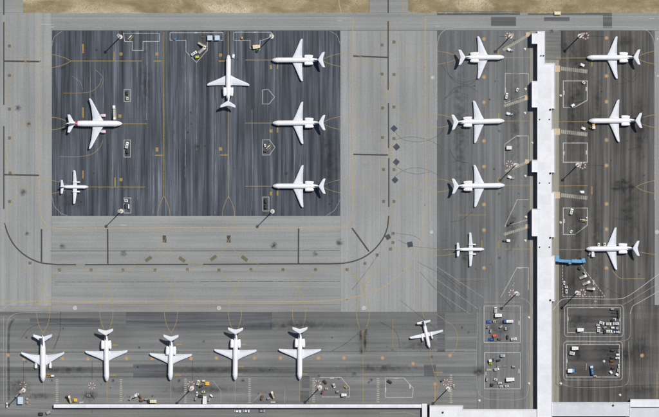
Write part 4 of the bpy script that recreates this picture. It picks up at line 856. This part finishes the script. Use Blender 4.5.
def stairs(c, c2='white', L=7.0, w=1.9):
    root = empty('passenger_stairs'); l = L / 2; n = 12; zt = 3.1
    MB().box((0, 0, .62), (L * .9, w * .7, .25)).build('chassis', vm(c2), root)
    x0, x1 = -l + .2, l - 1.6
    for i in range(n):
        t = (i + .5) / n; MB().box((x0 + (x1 - x0) * t, 0, .8 + (zt - .8) * t), ((x1 - x0) / n + .06, w * .8, .07)).build('step', M['galv'], root)
    for s in (-1, 1):
        MB().side([(x0 - .1, .7), (x0 + .15, .7), (x1 + .1, zt), (l, zt), (l, zt + 1.0), (x1, zt + 1.0), (x0 - .1, 1.5)], .1).build('side_panel', vm(c), root).location = (0, s * w * .46, 0)
    MB().box((l - .75, 0, zt), (1.5, w * .9, .1)).build('platform', vm(c2), root); MB().box((l - 1.0, 0, 1.85), (.25, w * .6, 2.4)).build('lift_frame', vm(c2), root)
    MB().box((l - .9, 0, .95), (1.5, w * .85, .5)).build('engine_cover', vm(c), root)
    wheels(root, (l - 1.1, -l + 1.2), w * .42, .36); return root
def belt(c, L=6.2, w=1.7):
    root = empty('belt_loader'); l = L / 2
    MB().side([(-l * .75, .35), (l * .7, .35), (l * .7, .8), (-l * .75, .9)], w, .05).build('chassis', vm(c), root)
    b = MB().box((.1, -.25, 1.35), (L, .75, .14), 0, -.16).build('conveyor', vm('dark'), root)
    for s in (-1, 1): MB().box((.1, -.25 + s * .42, 1.42), (L, .1, .2), 0, -.16).build('conveyor_rail', vm(c), b)
    MB().box((-l * .35, .58, 1.1), (.6, .5, .5)).build('seat', vm('brown'), root); wheels(root, (l * .5, -l * .5), w / 2 - .06, .34); return root
def cart(c, L=3.0, w=1.6, cover=True):
    root = empty('baggage_cart'); l = L / 2
    MB().box((0, 0, .5), (L, w, .12)).build('bed', vm('grey'), root); MB().box((l + .45, 0, .45), (.9, .08, .08)).build('drawbar', vm('dark'), root)
    if cover:
        MB().side([(-l, 1.7), (l, 1.7), (l - .15, 1.9), (-l + .15, 1.9)], w, .15).build('roof', vm(c), root); MB().box((-l + .05, 0, 1.13), (.06, w, 1.14)).box((l - .05, 0, 1.13), (.06, w, 1.14)).build('end_panel', vm(c), root)
    else:
        MB().box((0, -w / 2 + .04, .66), (L, .07, .2)).box((0, w / 2 - .04, .66), (L, .07, .2)).build('side_rail', vm(c), root)
        for k in range(6): MB().box((-l + (k + .5) * L / 6, 0, .6), (.12, w * .85, .08)).build('roller', vm(c), root)
    wheels(root, (l - .5, -l + .5), w / 2 - .12, .24, .16); return root
def gpu(c, L=3.0, w=1.7):
    root = empty('ground_power_unit'); l = L / 2
    MB().side([(-l, .4), (l, .4), (l, 1.35), (l - .25, 1.55), (-l + .1, 1.55), (-l, 1.4)], w, .08).build('housing', vm(c), root); MB().box((0, 0, 1.58), (L * .5, w * .5, .06)).build('grille', vm('dark'), root)
    MB().box((l + .5, 0, .42), (1.0, .09, .09)).build('drawbar', vm('dark'), root); MB().cyl((-l * .6, .3, 1.5), (-l * .6, .3, 1.8), .08, n=8).build('exhaust_pipe', M['steel'], root)
    wheels(root, (l - .6, -l + .6), w / 2 - .1, .3, .2); return root
def container(c, L=4.0, w=3.2, h=2.6):
    root = empty('equipment_container')
    MB().box((0, 0, h / 2 + .1), (L, w, h - .1)).build('shell', vm(c), root); rf = MB()
    MB().box((0, 0, h + .08), (L + .1, w + .1, .08)).build('roof', vm(c), root)
    for k in range(5): MB().box((-L / 2 + (k + .5) * L / 5, 0, h + .15), (.1, w - .3, .06)).build('roof_rib', vm('grey'), root)
    MB().box((L / 2 + .03, 0, h * .5), (.06, w * .7, h * .75)).build('door', vm('grey'), root); MB().box((0, 0, .08), (L * .9, w * .9, .16)).build('skid', vm('dark'), root); return root
def tanker(c, L=8.0, w=2.4, c2='white'):
    root = empty('fuel_tanker'); l = L / 2
    MB().box((0, 0, .65), (L - .4, w * .5, .25)).build('chassis', vm('dark'), root); MB().side([(l - 1.7, .5), (l, .5), (l, 1.3), (l - .3, 2.3), (l - 1.7, 2.35)], w * .94, .08).build('cab', vm(c2), root)
    MB().add([(l + .01, -w * .4, 1.35), (l + .01, w * .4, 1.35), (l - .27, w * .38, 2.25), (l - .27, -w * .38, 2.25)], [(0, 1, 2, 3)]).build('windscreen', M['glass'], root)
    MB().loft([[(x, k * w * .5 * math.cos(a), 1.75 + k * .95 * math.sin(a)) for a in [2 * math.pi * i / 16 for i in range(16)]] for x, k in ((-l, .8), (-l + .2, 1), (l - 2.1, 1), (l - 1.9, .8))]).build('tank', vm(c), root, True)
    for k in range(3): MB().cyl((-l + 1.2 + k * 1.7, 0, 2.65), (-l + 1.2 + k * 1.7, 0, 2.82), .3, n=10).build('hatch', M['steel'], root)
    wheels(root, (l - .9, -l + 1.2, -l + 2.3), w / 2 - .18, .45, .3); return root
def towbar(c, L=4.5):
    root = empty('tow_bar')
    MB().cyl((-L / 2, 0, .35), (L / 2, 0, .35), .09, n=8).build('shaft', vm(c), root); MB().box((L / 2, 0, .35), (.35, .6, .2)).build('tow_head', vm('dark'), root); MB().cyl((-L / 2, 0, .35), (-L / 2 - .3, 0, .35), .14, n=8).build('hitch_eye', vm('dark'), root)
    wheels(root, (.3,), .35, .22, .12); return root
def chock_pallet(c, L=3.0, w=1.2):
    root = empty('pallet_stack')
    for k in range(4): MB().box((0, 0, .12 + k * .2), (L, w, .06)).build('deck', vm(c), root); [MB().box((x, 0, .045 + k * .2), (.14, w, .09)).build('bearer', vm(c), root) for x in (-L * .42, 0, L * .42)]
    return root
KINDS = dict(van=van, truck=truck, car=car, tug=tug, stairs=stairs, belt=belt, cart=cart, gpu=gpu, box=container, tanker=tanker, towbar=towbar, pallet=chock_pallet)
CATS = dict(van='van', truck='truck', car='car', tug='tug', stairs='passenger stairs', belt='belt loader', cart='baggage cart', gpu='power unit', box='container', tanker='tanker', towbar='tow bar', pallet='pallets')
GRPS = dict(van='service vans', truck='service trucks', car='cars below the gangway', tug='tow tugs', stairs='mobile passenger stairs', belt='belt loaders', cart='baggage carts', gpu='ground power units', box='equipment containers', tanker='fuel tankers', towbar='tow bars', pallet='pallet stacks')
VCACHE = {}
def V(kind, x, y, ang, col, label, **kw):
    """ang: direction of the front in degrees, 0 = right, 90 = up in the picture"""
    o = proto_copy(VCACHE, (kind, col, tuple(sorted(kw.items()))), lambda: KINDS[kind](col, **kw), label)
    o.location = (*W(x, y), 0); o.rotation_euler = (0, 0, math.radians(ang)); tag(o, label, CATS[kind], GRPS[kind])
# dark apron
V('belt', 130.6, 37.6, 48, 'cream', 'cream belt loader beside the top left mast', L=4.6)
V('box', 210, 38, 0, 'paleblue', 'left of two pale blue containers at the top of the dark apron', L=3.2, w=3.0)
V('box', 217.3, 38, 0, 'paleblue', 'right of two pale blue containers at the top of the dark apron', L=3.2, w=3.0)
V('pallet', 203, 37, 0, 'brown', 'brown pallets left of the pale blue containers', L=2.8, w=.9)
V('stairs', 202.2, 44.6, -30, 'yellow', 'yellow passenger stairs in the arrow-shaped outline', L=6.2)
V('stairs', 202, 50.4, 40, 'white', 'white passenger stairs below the yellow ones in the arrow-shaped outline', L=6.0)
V('van', 194, 53.4, 35, 'white', 'white van at the left side of the arrow-shaped outline', L=4.2, w=1.8)
V('cart', 197.2, 57, 10, 'lime', 'small lime baggage cart at the tip of the arrow-shaped outline', L=2.6)
V('gpu', 174.8, 39.3, 0, 'skyblue', 'tiny blue power unit at the top of the dark apron', L=1.6, w=1.3)
V('truck', 256.8, 46.8, 5, 'cream', 'cream truck beside the T-shaped outline above the three jets', L=5.2, w=2.4)
V('tug', 233.4, 56.4, 80, 'white', 'white tug beside the nose of the upward facing jet', L=2.8, w=1.6)
V('cart', 242, 38, 90, 'yellow', 'tiny yellow cart in the outlined area left of the top mast', L=1.6, w=1.0)
V('cart', 127.2, 93, 90, 'dark', 'dark baggage cart, upper one in the topmost small box', L=2.4, w=1.5); V('gpu', 127.4, 98.6, 90, 'cream', 'cream power unit, lower one in the topmost small box', L=2.0, w=1.5)
V('van', 127, 145.2, 75, 'white', 'white van in the small box below the airliner', L=4.2, w=2.0); V('cart', 127.4, 151.5, 90, 'dark', 'dark cart in the small box below the airliner', L=2.2, w=1.6)
V('gpu', 126.2, 200.8, 0, 'white', 'white power unit in the small box above the lower left mast', L=2.2, w=1.9); V('cart', 128.8, 206.5, 90, 'white', 'narrow white cart in the small box above the lower left mast', L=3.0, w=.9)
V('cart', 125.8, 206, 90, 'dark', 'dark cart in the small box above the lower left mast', L=2.6, w=1.1)
V('stairs', 114.8, 113.6, -86, 'cream', 'cream passenger stairs at the front door of the airliner', L=8.0, w=2.0); V('tug', 114.0, 107.2, 90, 'white', 'white tug at the foot of the cream stairs by the airliner', L=2.4, w=1.8)
V('belt', 268.6, 147.4, 42, 'cream', 'cream belt loader in the pentagon outline on the dark apron', L=4.6); V('gpu', 265, 145.4, 90, 'white', 'white power unit in the pentagon outline on the dark apron', L=1.8, w=1.3); V('cart', 265.4, 151, 0, 'brown', 'brown cart in the pentagon outline on the dark apron', L=1.8, w=1.1)
V('cart', 265.9, 201, 90, 'dark', 'upper dark cart in the box by the lower right mast', L=2.6, w=1.5); V('cart', 265.9, 206.5, 90, 'dark', 'lower dark cart in the box by the lower right mast', L=2.6, w=1.5)
# left of the pier
V('tug', 509, 49.6, -20, 'white', 'white tug before the nose of the topmost jet left of the pier', L=2.8); V('tug', 508.2, 113.6, -15, 'white', 'white tug before the nose of the second jet left of the pier', L=2.8)
V('tug', 509.6, 177, -25, 'white', 'white tug before the nose of the third jet left of the pier', L=2.8); V('tug', 508.2, 240.6, 0, 'white', 'white tug beside the stand line of the turboprop left of the pier', L=2.6)
V('cart', 512, 50.5, 20, 'grey', 'grey cart behind the tug at the topmost jet left of the pier', L=2.0, w=1.2); V('cart', 511.5, 114.5, 10, 'grey', 'grey cart behind the tug at the second jet left of the pier', L=2.0, w=1.2); V('cart', 513, 178.2, 15, 'grey', 'grey cart behind the tug at the third jet left of the pier', L=2.0, w=1.2); V('cart', 504.8, 240.6, 0, 'brown', 'brown cart at the stand line of the turboprop by the pier', L=2.4, w=1.1)
V('van', 506.5, 96, 80, 'white', 'white van in the topmost outlined area left of the pier', L=4.0, w=1.6); V('gpu', 517.2, 89.8, 75, 'white', 'white power unit in the topmost outlined area left of the pier', L=2.4, w=1.4)
V('box', 509, 147.8, 0, 'white', 'white container in the clipped outline left of the pier', L=3.4, w=2.2); V('cart', 512.2, 222.4, 30, 'dark', 'dark cart above the fourth walkway left of the pier', L=2.0, w=1.2); V('cart', 508.6, 224.8, 20, 'dark', 'second dark cart above the fourth walkway left of the pier', L=1.6, w=1.1)
V('towbar', 513.5, 284, 63, 'white', 'white tow bar on the slanting line above the left vehicle park', L=3.6)
# left vehicle parks
V('van', 495.6, 309.8, 90, 'white', 'white van upright at the top of the upper left vehicle park', L=3.6, w=1.7); V('truck', 498.6, 315.3, 0, 'white', 'white truck second from top in the upper left vehicle park', L=4.9, w=2.3)
V('car', 488.9, 321.8, 0, 'blue', 'blue car at the left side of the upper left vehicle park', L=3.2, w=2.0); V('gpu', 494.4, 321.5, 0, 'cream', 'cream power unit right of the upper blue car', L=1.8, w=1.4)
V('tanker', 508.2, 321.4, 180, 'white', 'white tanker with blue cab in the upper left vehicle park', L=6.6, w=2.2, c2='blue'); V('gpu', 505.6, 328.6, 90, 'white', 'white power unit below the tanker', L=1.8, w=1.1)
V('tug', 494.2, 335.6, 20, 'orange', 'orange tug at the bottom of the upper left vehicle park', L=2.6); V('car', 491.2, 339.4, 180, 'blue', 'blue car at the bottom edge of the upper left vehicle park', L=4.0, w=2.0); V('van', 513.6, 338.9, 8, 'white', 'white van at the bottom right of the upper left vehicle park', L=3.8, w=1.8)
V('cart', 507.6, 337, 90, 'dark', 'dark cart left of the bottom right van', L=2.4, w=1.2); V('cart', 488, 327, 60, 'grey', 'grey cart below the upper blue car', L=1.6, w=1.0)
V('van', 502.5, 355.6, 0, 'paleblue', 'pale blue van at the top of the lower left vehicle park', L=2.8, w=1.7); V('truck', 491.5, 360.2, 15, 'white', 'white truck at the upper left of the lower left vehicle park', L=3.6, w=1.7, c2='dark'); V('gpu', 490.6, 363.6, 0, 'lime', 'lime power unit in the lower left vehicle park', L=2.0, w=1.2)
V('cart', 499.2, 366.4, 8, 'rust', 'left of two rust red carts in the lower left vehicle park', L=3.2, w=.9, cover=False); V('cart', 504.8, 366.0, 0, 'rust', 'right of two rust red carts in the lower left vehicle park', L=3.2, w=.9, cover=False)
V('cart', 489, 369.6, 0, 'yellow', 'yellow flat cart at the left edge of the lower left vehicle park', L=3.6, w=1.3, cover=False); V('van', 496.6, 369.2, 12, 'white', 'white van right of the yellow flat cart', L=3.0, w=1.6)
V('gpu', 495.6, 379.4, -10, 'white', 'small white unit, topmost of the cluster in the lower left park', L=2.2, w=1.4); V('cart', 492, 384.6, 0, 'dark', 'black cart at the lower left of the lower left park', L=1.9, w=1.7); V('gpu', 499.9, 383, 0, 'white', 'small white unit, middle of the cluster in the lower left park', L=2.2, w=1.4)
V('gpu', 501, 386.3, 0, 'white', 'small white unit, bottom left of the cluster in the lower left park', L=2.0, w=1.3); V('gpu', 506.8, 386, 15, 'white', 'small white unit, bottom right of the cluster in the lower left park', L=2.3, w=1.4); V('truck', 510.4, 379.3, 3, 'white', 'large white truck at the lower right of the lower left park', L=5.8, w=2.4)
# right of the pier
V('tug', 582.4, 65, -25, 'white', 'white tug before the nose of the topmost jet right of the pier', L=2.8); V('tug', 583.4, 128.4, -20, 'white', 'white tug before the nose of the middle jet right of the pier', L=2.8); V('tug', 582, 192, 0, 'white', 'white tug at the empty stand right of the pier', L=3.0)
V('truck', 593.6, 126.2, 92, 'white', 'white truck parked at the nose of the middle jet right of the pier', L=3.6, w=1.9, c2='yellow'); V('cart', 590.6, 127.5, 0, 'brown', 'brown cart left of the truck at the middle jet right of the pier', L=1.8, w=1.1)
V('tug', 572.8, 105.4, 30, 'white', 'white tug at the bottom of the pentagon outline right of the pier', L=2.6); V('towbar', 578.5, 102, 12, 'dark', 'dark tow bar in the pentagon outline right of the pier', L=6.0)
V('gpu', 583.6, 82.6, -40, 'white', 'white power unit at the top of the pentagon outline right of the pier', L=2.2, w=1.5)
V('van', 571.4, 211.6, 75, 'white', 'white van at the top of the clipped rectangle right of the pier', L=3.9, w=1.9); V('belt', 582.8, 220.4, -8, 'cream', 'cream belt loader in the clipped rectangle right of the pier', L=4.6); V('gpu', 586.6, 219, 90, 'white', 'white power unit touching the cream belt loader', L=2.8, w=1.3); V('gpu', 571, 231.6, 60, 'white', 'white power unit at the bottom of the clipped rectangle', L=2.2, w=1.5)
V('truck', 592.8, 253.6, 92, 'white', 'white catering truck at the nose of the jet by the blue bridge', L=4.2, w=1.9); V('cart', 589.4, 254, 70, 'grey', 'grey cart left of the white catering truck', L=2.0, w=1.2)
V('gpu', 598.7, 244.6, 90, 'white', 'left of two white units beside the fuselage by the blue bridge', L=2.2, w=1.6); V('gpu', 604.6, 244.4, 90, 'white', 'right of two white units beside the fuselage by the blue bridge', L=2.2, w=1.6)
V('cart', 579.4, 268.4, -30, 'dark', 'dark cart just below the blue boarding bridge', L=2.2, w=1.2); V('cart', 584.6, 272.8, -50, 'grey', 'grey cart at the upper corner of the dashed triangle', L=2.2, w=1.2)
V('stairs', 582.8, 276.8, 24, 'cream', 'cream passenger stairs, topmost of three in the dashed triangle', L=5.2); V('stairs', 586, 283, 24, 'cream', 'cream passenger stairs, middle of three in the dashed triangle', L=5.4); V('stairs', 590.6, 288.4, -4, 'cream', 'cream passenger stairs, lowest of three in the dashed triangle', L=5.6)
V('gpu', 564.2, 283, 90, 'white', 'white unit, upper of three at the left of the dashed triangle', L=2.6, w=1.2); V('gpu', 566.2, 286.8, 0, 'white', 'white unit, middle of three at the left of the dashed triangle', L=2.0, w=1.4); V('gpu', 566.4, 291.4, 90, 'white', 'white unit, lowest of three at the left of the dashed triangle', L=2.8, w=1.4)
# right vehicle parks
V('truck', 580.6, 329.8, 0, 'white', 'lone white truck at the left of the upper right vehicle park', L=4.6, w=2.3); V('van', 601.6, 322.8, -20, 'white', 'slanting white van in the upper right vehicle park', L=3.4, w=1.8); V('gpu', 597.8, 325, 0, 'white', 'small white unit left of the slanting van', L=2.0, w=1.4)
V('van', 598.6, 329.4, 85, 'white', 'upright white van in the upper right vehicle park', L=3.4, w=2.0); V('van', 608.5, 323.8, 0, 'white', 'white van right of the slanting van in upper right park', L=3.4, w=1.8); V('van', 609, 331.2, 0, 'white', 'white van at the bottom edge of the upper right park', L=3.8, w=1.8)
V('van', 616, 323.6, 180, 'white', 'white van directly above the blue van', L=3.8, w=1.8); V('van', 616.2, 328, 180, 'teal', 'blue van at the right edge of the upper right park', L=3.6, w=2.3); V('van', 616.4, 331.8, 180, 'white', 'white van directly below the blue van', L=3.6, w=1.4)
V('gpu', 614.4, 319.4, 0, 'white', 'white unit below the dark pallets in the upper right park', L=2.0, w=1.5)
for k, (x, y) in enumerate(((614.6, 310), (614.6, 313), (614.6, 316))): V('pallet', x, y, 0, 'dark', ('top', 'middle', 'bottom')[k] + ' dark pallet stack at the right of the upper right park', L=4.2, w=.9)
V('truck', 575.2, 348.2, 0, 'white', 'white truck at the top left of the lower right vehicle park', L=4.6, w=2.3); V('van', 572, 353.2, -12, 'white', 'white van below the top left truck of the lower right park', L=3.4, w=2.2); V('truck', 571.2, 370.6, 0, 'white', 'white truck with blue cab at the lower left of the lower right park', L=4.8, w=2.5, c2='skyblue')
V('tanker', 591.9, 370, 98, 'teal', 'blue tanker standing upright in the lower right park', L=6.2, w=2.1, c2='paleblue'); V('cart', 586.2, 366.8, 85, 'brown', 'long brown cart left of the blue tanker', L=4.6, w=.9, cover=False); V('gpu', 595, 376, 0, 'cream', 'cream unit below the blue tanker', L=1.9, w=.9)
for k, (x, y, c) in enumerate(((614, 347.4, 'dark'), (612.4, 354, 'dark'), (613.6, 364, 'brown'))): V('pallet', x, y, 0, c, ('top dark', 'middle dark', 'brown')[k] + ' pallet row at the right of the lower right park', L=6.2 if k < 2 else 4.4, w=1.0)
V('gpu', 617.4, 358, 0, 'white', 'white unit below the middle dark pallets', L=2.6, w=1.4); V('gpu', 618.4, 350.6, 60, 'grey', 'grey unit below the top dark pallets', L=1.8, w=1.1); V('gpu', 618.4, 366, 90, 'white', 'narrow white unit right of the brown pallets', L=2.2, w=.9)
V('tug', 611, 372.2, -50, 'white', 'left white tug at the lower right corner of the lower right park', L=2.2, w=1.4); V('tug', 617, 374.4, -30, 'white', 'right white tug at the lower right corner of the lower right park', L=2.2, w=1.4)
# bottom row
V('belt', 48.4, 375.6, 180, 'yellow', 'yellow belt loader at the nose of the blue-finned airliner', L=3.6); V('cart', 52.6, 375.8, 0, 'white', 'white cart behind the yellow belt loader', L=2.2, w=1.2)
V('gpu', 7, 405, 90, 'white', 'white unit in the bottom left corner', L=3.2, w=1.3); V('box', 20.6, 400.4, 90, 'paleblue', 'large pale blue container by the bottom left mast', L=4.6, w=3.4); V('gpu', 27.2, 398.8, 0, 'white', 'upper small white unit right of the pale blue container', L=1.5, w=1.2); V('gpu', 27.2, 402.6, 0, 'cream', 'lower small cream unit right of the pale blue container', L=1.5, w=1.2)
V('cart', 41, 413.8, 0, 'dark', 'dark cart left of the gangway end', L=2.8, w=2.0); V('cart', 48.6, 412.4, 20, 'grey', 'grey cart near the gangway end', L=3.0, w=2.0)
V('stairs', 70.6, 399.2, 105, 'yellow', 'yellow passenger stairs between first and second bottom row jets', L=5.2, c2='white'); V('tug', 75.4, 400, 0, 'yellow', 'yellow tug beside the yellow stairs', L=2.6, w=2.2); V('cart', 81.4, 402.4, 5, 'white', 'white flat cart right of the yellow tug', L=3.0, w=.9, cover=False)
V('towbar', 84.6, 396.2, 60, 'dark', 'left dark tow bar below the second hazard ring', L=4.2); V('gpu', 88.6, 395.6, 0, 'grey', 'grey power unit below the second hazard ring', L=2.4, w=1.4); V('towbar', 92.4, 396.4, -50, 'dark', 'right dark tow bar below the second hazard ring', L=4.0)
V('stairs', 133.6, 396, 20, 'white', 'white passenger stairs left of the third bottom row jet', L=5.0); V('cart', 140.4, 396.6, -60, 'rust', 'rust coloured cart right of the white stairs', L=2.4, w=1.2); V('cart', 141.4, 400.4, 0, 'brown', 'brown cart right of the white stairs', L=2.2, w=1.3); V('truck', 152, 401.2, 180, 'cream', 'cream truck just above the gangway below the third jet', L=6.0, w=1.9, c2='dark')
V('van', 198.2, 382.6, 75, 'cream', 'cream van right of the bottom row mast', L=3.2, w=1.9); V('cart', 203.6, 380.8, 0, 'cream', 'small cream cart left of the yellow tug', L=2.2, w=1.1); V('tug', 207, 383.4, 0, 'yellow', 'yellow tug right of the bottom row mast', L=3.0, w=2.5); V('gpu', 197, 393.6, 90, 'white', 'white unit below the cream van', L=2.6, w=1.5); V('gpu', 200.6, 396, 0, 'dark', 'dark unit left of the large white truck', L=2.6, w=1.9)
V('truck', 204.8, 399.8, 90, 'white', 'large white truck above the gangway by the bottom row mast', L=5.6, w=2.6); V('cart', 209.6, 399.6, 60, 'grey', 'grey cart right of the large white truck', L=2.4, w=1.2)
V('cart', 262, 397.6, 70, 'brown', 'brown cart below the fourth bottom row jet', L=2.8, w=1.4); V('stairs', 273.4, 394.8, 110, 'yellow', 'yellow and white stairs right of the fourth bottom row jet', L=5.0); V('cart', 273, 402, 0, 'white', 'white flat cart below the yellow and white stairs', L=3.2, w=.9, cover=False)
V('belt', 325, 381.6, -40, 'brown', 'brown belt loader right of the bottom mast ring', L=3.4); V('van', 334, 385.6, -70, 'white', 'small white van in the clipped outline right of the last jet', L=2.9, w=1.5); V('gpu', 345.6, 387, -40, 'yellow', 'small yellow unit on the outline right of the last jet', L=1.9, w=1.0); V('truck', 344.2, 394.8, 0, 'white', 'white truck at the lower right of the clipped outline', L=3.8, w=1.9)
V('belt', 389.6, 381.4, -25, 'brown', 'brown belt loader in the rightmost bottom outline', L=3.6)
V('car', 237.6, 411.2, 0, 'white', 'white car, left of three below the gangway', L=4.2); V('car', 246.4, 411, 0, 'paleblue', 'pale car, middle of three below the gangway', L=4.2); V('car', 262, 410.8, 0, 'grey', 'grey car, right of three below the gangway', L=4.2)

def cabinet():
    root = empty('utility_cabinet'); tag(root, 'flat cream utility cabinet on the verge above the pier tip', 'cabinet')
    MB().box((0, 0, .1), (4.4, 2.3, .2)).build('plinth', M['conc_base'], root); MB().box((0, 0, .95), (4.0, 1.9, 1.5)).build('shell', vm('cream'), root); MB().side([(-2.1, 1.7), (2.1, 1.7), (2.0, 1.85), (-2.0, 1.85)], 2.1, .1).build('roof', vm('cream'), root)
    for k in (-1, 1): MB().box((k * .95, -.97, .95), (1.6, .05, 1.2)).build('door', vm('grey'), root)
    root.location = (*W(557.4, 13.2), 0)
cabinet()

# ragged verge edge creeping over the road
re_ = random.Random(21)
for x0, x1 in ((23.2, 369.4), (408.2, 720)):
    n = int((x1 - x0) / 1.3); lo = [(x0 + (x1 - x0) * i / n, 12.7 + abs(re_.gauss(0, .35)) + .25 * math.sin(i * .07)) for i in range(n + 1)]
    vs = [(*W(x, 12.3), .010) for x, _ in lo] + [(*W(x, y), .010) for x, y in lo]
    me = bpy.data.meshes.new('verge_edge'); me.from_pydata(vs, [], [(n + 1 + i, n + 2 + i, i + 1, i) for i in range(n)]); me.materials.append(M['ground'])
    o = bpy.data.objects.new('verge_edge', me); COL.objects.link(o); structure(o)
# more small carts packed in the vehicle parks
LB = []
for x, y, a, c, lab in ((612.2, 309, 0, 'grey', 'grey cart at the top right of the upper right park'), (618.2, 312, 90, 'dark', 'dark cart at the right rim of the upper right park, upper'), (618.6, 316.4, 90, 'dark', 'dark cart at the right rim of the upper right park, lower'), (605, 327.4, 20, 'grey', 'grey cart between the white vans of the upper right park'),
        (612.6, 327.6, 0, 'white', 'small white cart left of the blue van'), (604.6, 331.4, 90, 'dark', 'dark cart left of the bottom edge van in the upper right park'), (612.8, 320, 0, 'dark', 'dark cart left of the unit below the dark pallets'),
        (612.6, 350.4, 0, 'dark', 'dark cart between the two dark pallet rows'), (612.4, 357.6, 0, 'dark', 'dark cart below the middle dark pallet row'), (611.6, 360.8, 0, 'brown', 'brown cart above the brown pallet row'), (617.6, 354.6, 0, 'white', 'white cart right of the middle dark pallet row'), (613, 368, 0, 'dark', 'dark cart below the brown pallet row'), (617.8, 370.2, 90, 'grey', 'grey cart above the right corner tug'),
        (501, 326.6, 40, 'grey', 'grey cart in the middle of the upper left park'), (490.6, 331, 80, 'grey', 'grey cart above the lower blue car'), (499.4, 338.8, 0, 'brown', 'brown cart at the bottom of the upper left park'), (498.4, 360.2, 10, 'dark', 'dark cart right of the white truck in the lower left park'), (486.8, 379.4, 80, 'grey', 'grey cart at the left rim of the lower left park'), (513.6, 366.6, 0, 'grey', 'grey cart right of the rust red carts')):
    V('cart', x, y, a, c, lab, L=2.3, w=1.2)

for pts in ([(446, 60), (449, 75), (458, 83), (470, 84), (478, 78)], [(446, 98), (455, 88), (468, 86), (478, 92)], [(616, 84), (628, 82), (636, 74), (636, 62)], [(450, 150), (456, 160), (468, 163)], [(628, 150), (640, 146), (646, 134)], [(472, 212), (462, 220), (450, 222)], [(614, 218), (630, 222), (641, 232)], [(20, 340), (30, 328), (52, 322), (66, 326)], [(380, 322), (396, 332), (400, 348)], [(330, 352), (345, 344), (362, 330)], [(602, 350), (612, 343), (626, 352)]):
    line('tyre_mark', pts, .55, 'skid', taxi_m, True)
for k, x, y, a, c, lab, kw in (('cart', 17, 396, 40, 'grey', 'grey cart left of the bottom left mast', dict(L=2.2, w=1.2)), ('towbar', 30, 395, 20, 'yellow', 'yellow tow bar right of the bottom left mast', dict(L=3.6)), ('cart', 67.2, 396.6, 20, 'dark', 'dark cart left of the yellow stairs in the bottom row', dict(L=2.0, w=1.2)),
        ('cart', 130.6, 398.6, 50, 'grey', 'grey cart left of the white stairs in the bottom row', dict(L=2.2, w=1.2)), ('gpu', 137.2, 394.2, 0, 'white', 'white unit right behind the white stairs in the bottom row', dict(L=2.0, w=1.2)), ('cart', 146, 399.4, 0, 'grey', 'grey cart left of the cream truck by the gangway', dict(L=2.0, w=1.1)),
        ('cart', 201.2, 386, 30, 'dark', 'dark cart below the small cream cart in the bottom row', dict(L=2.2, w=1.3)), ('gpu', 203.4, 391.8, 0, 'cream', 'cream unit above the large white truck', dict(L=2.4, w=1.4)), ('cart', 211.4, 395.6, -40, 'white', 'white cart upper right of the large white truck', dict(L=2.2, w=1.1)), ('cart', 195.6, 398.8, 80, 'grey', 'grey cart lower left of the large white truck', dict(L=2.0, w=1.1)),
        ('cart', 268.6, 398.4, 20, 'grey', 'grey cart between the brown cart and the yellow stairs', dict(L=2.0, w=1.2)), ('cart', 322.6, 392, 60, 'rust', 'rust cart right of the last bottom mast', dict(L=2.2, w=1.2)), ('gpu', 326.6, 388.6, 0, 'cream', 'cream unit in the clipped outline near the last bottom mast', dict(L=1.8, w=1.2)), ('cart', 337.6, 391.6, 10, 'grey', 'grey cart inside the clipped outline right of the last jet', dict(L=2.0, w=1.2)), ('cart', 442.4, 380.4, 30, 'brown', 'brown cart beside the ring above the white block', dict(L=2.0, w=1.2)), ('gpu', 453.6, 385.8, 90, 'cream', 'cream unit right of the mast above the white block', dict(L=2.0, w=1.2))):
    V(k, x, y, a, c, lab, **kw)
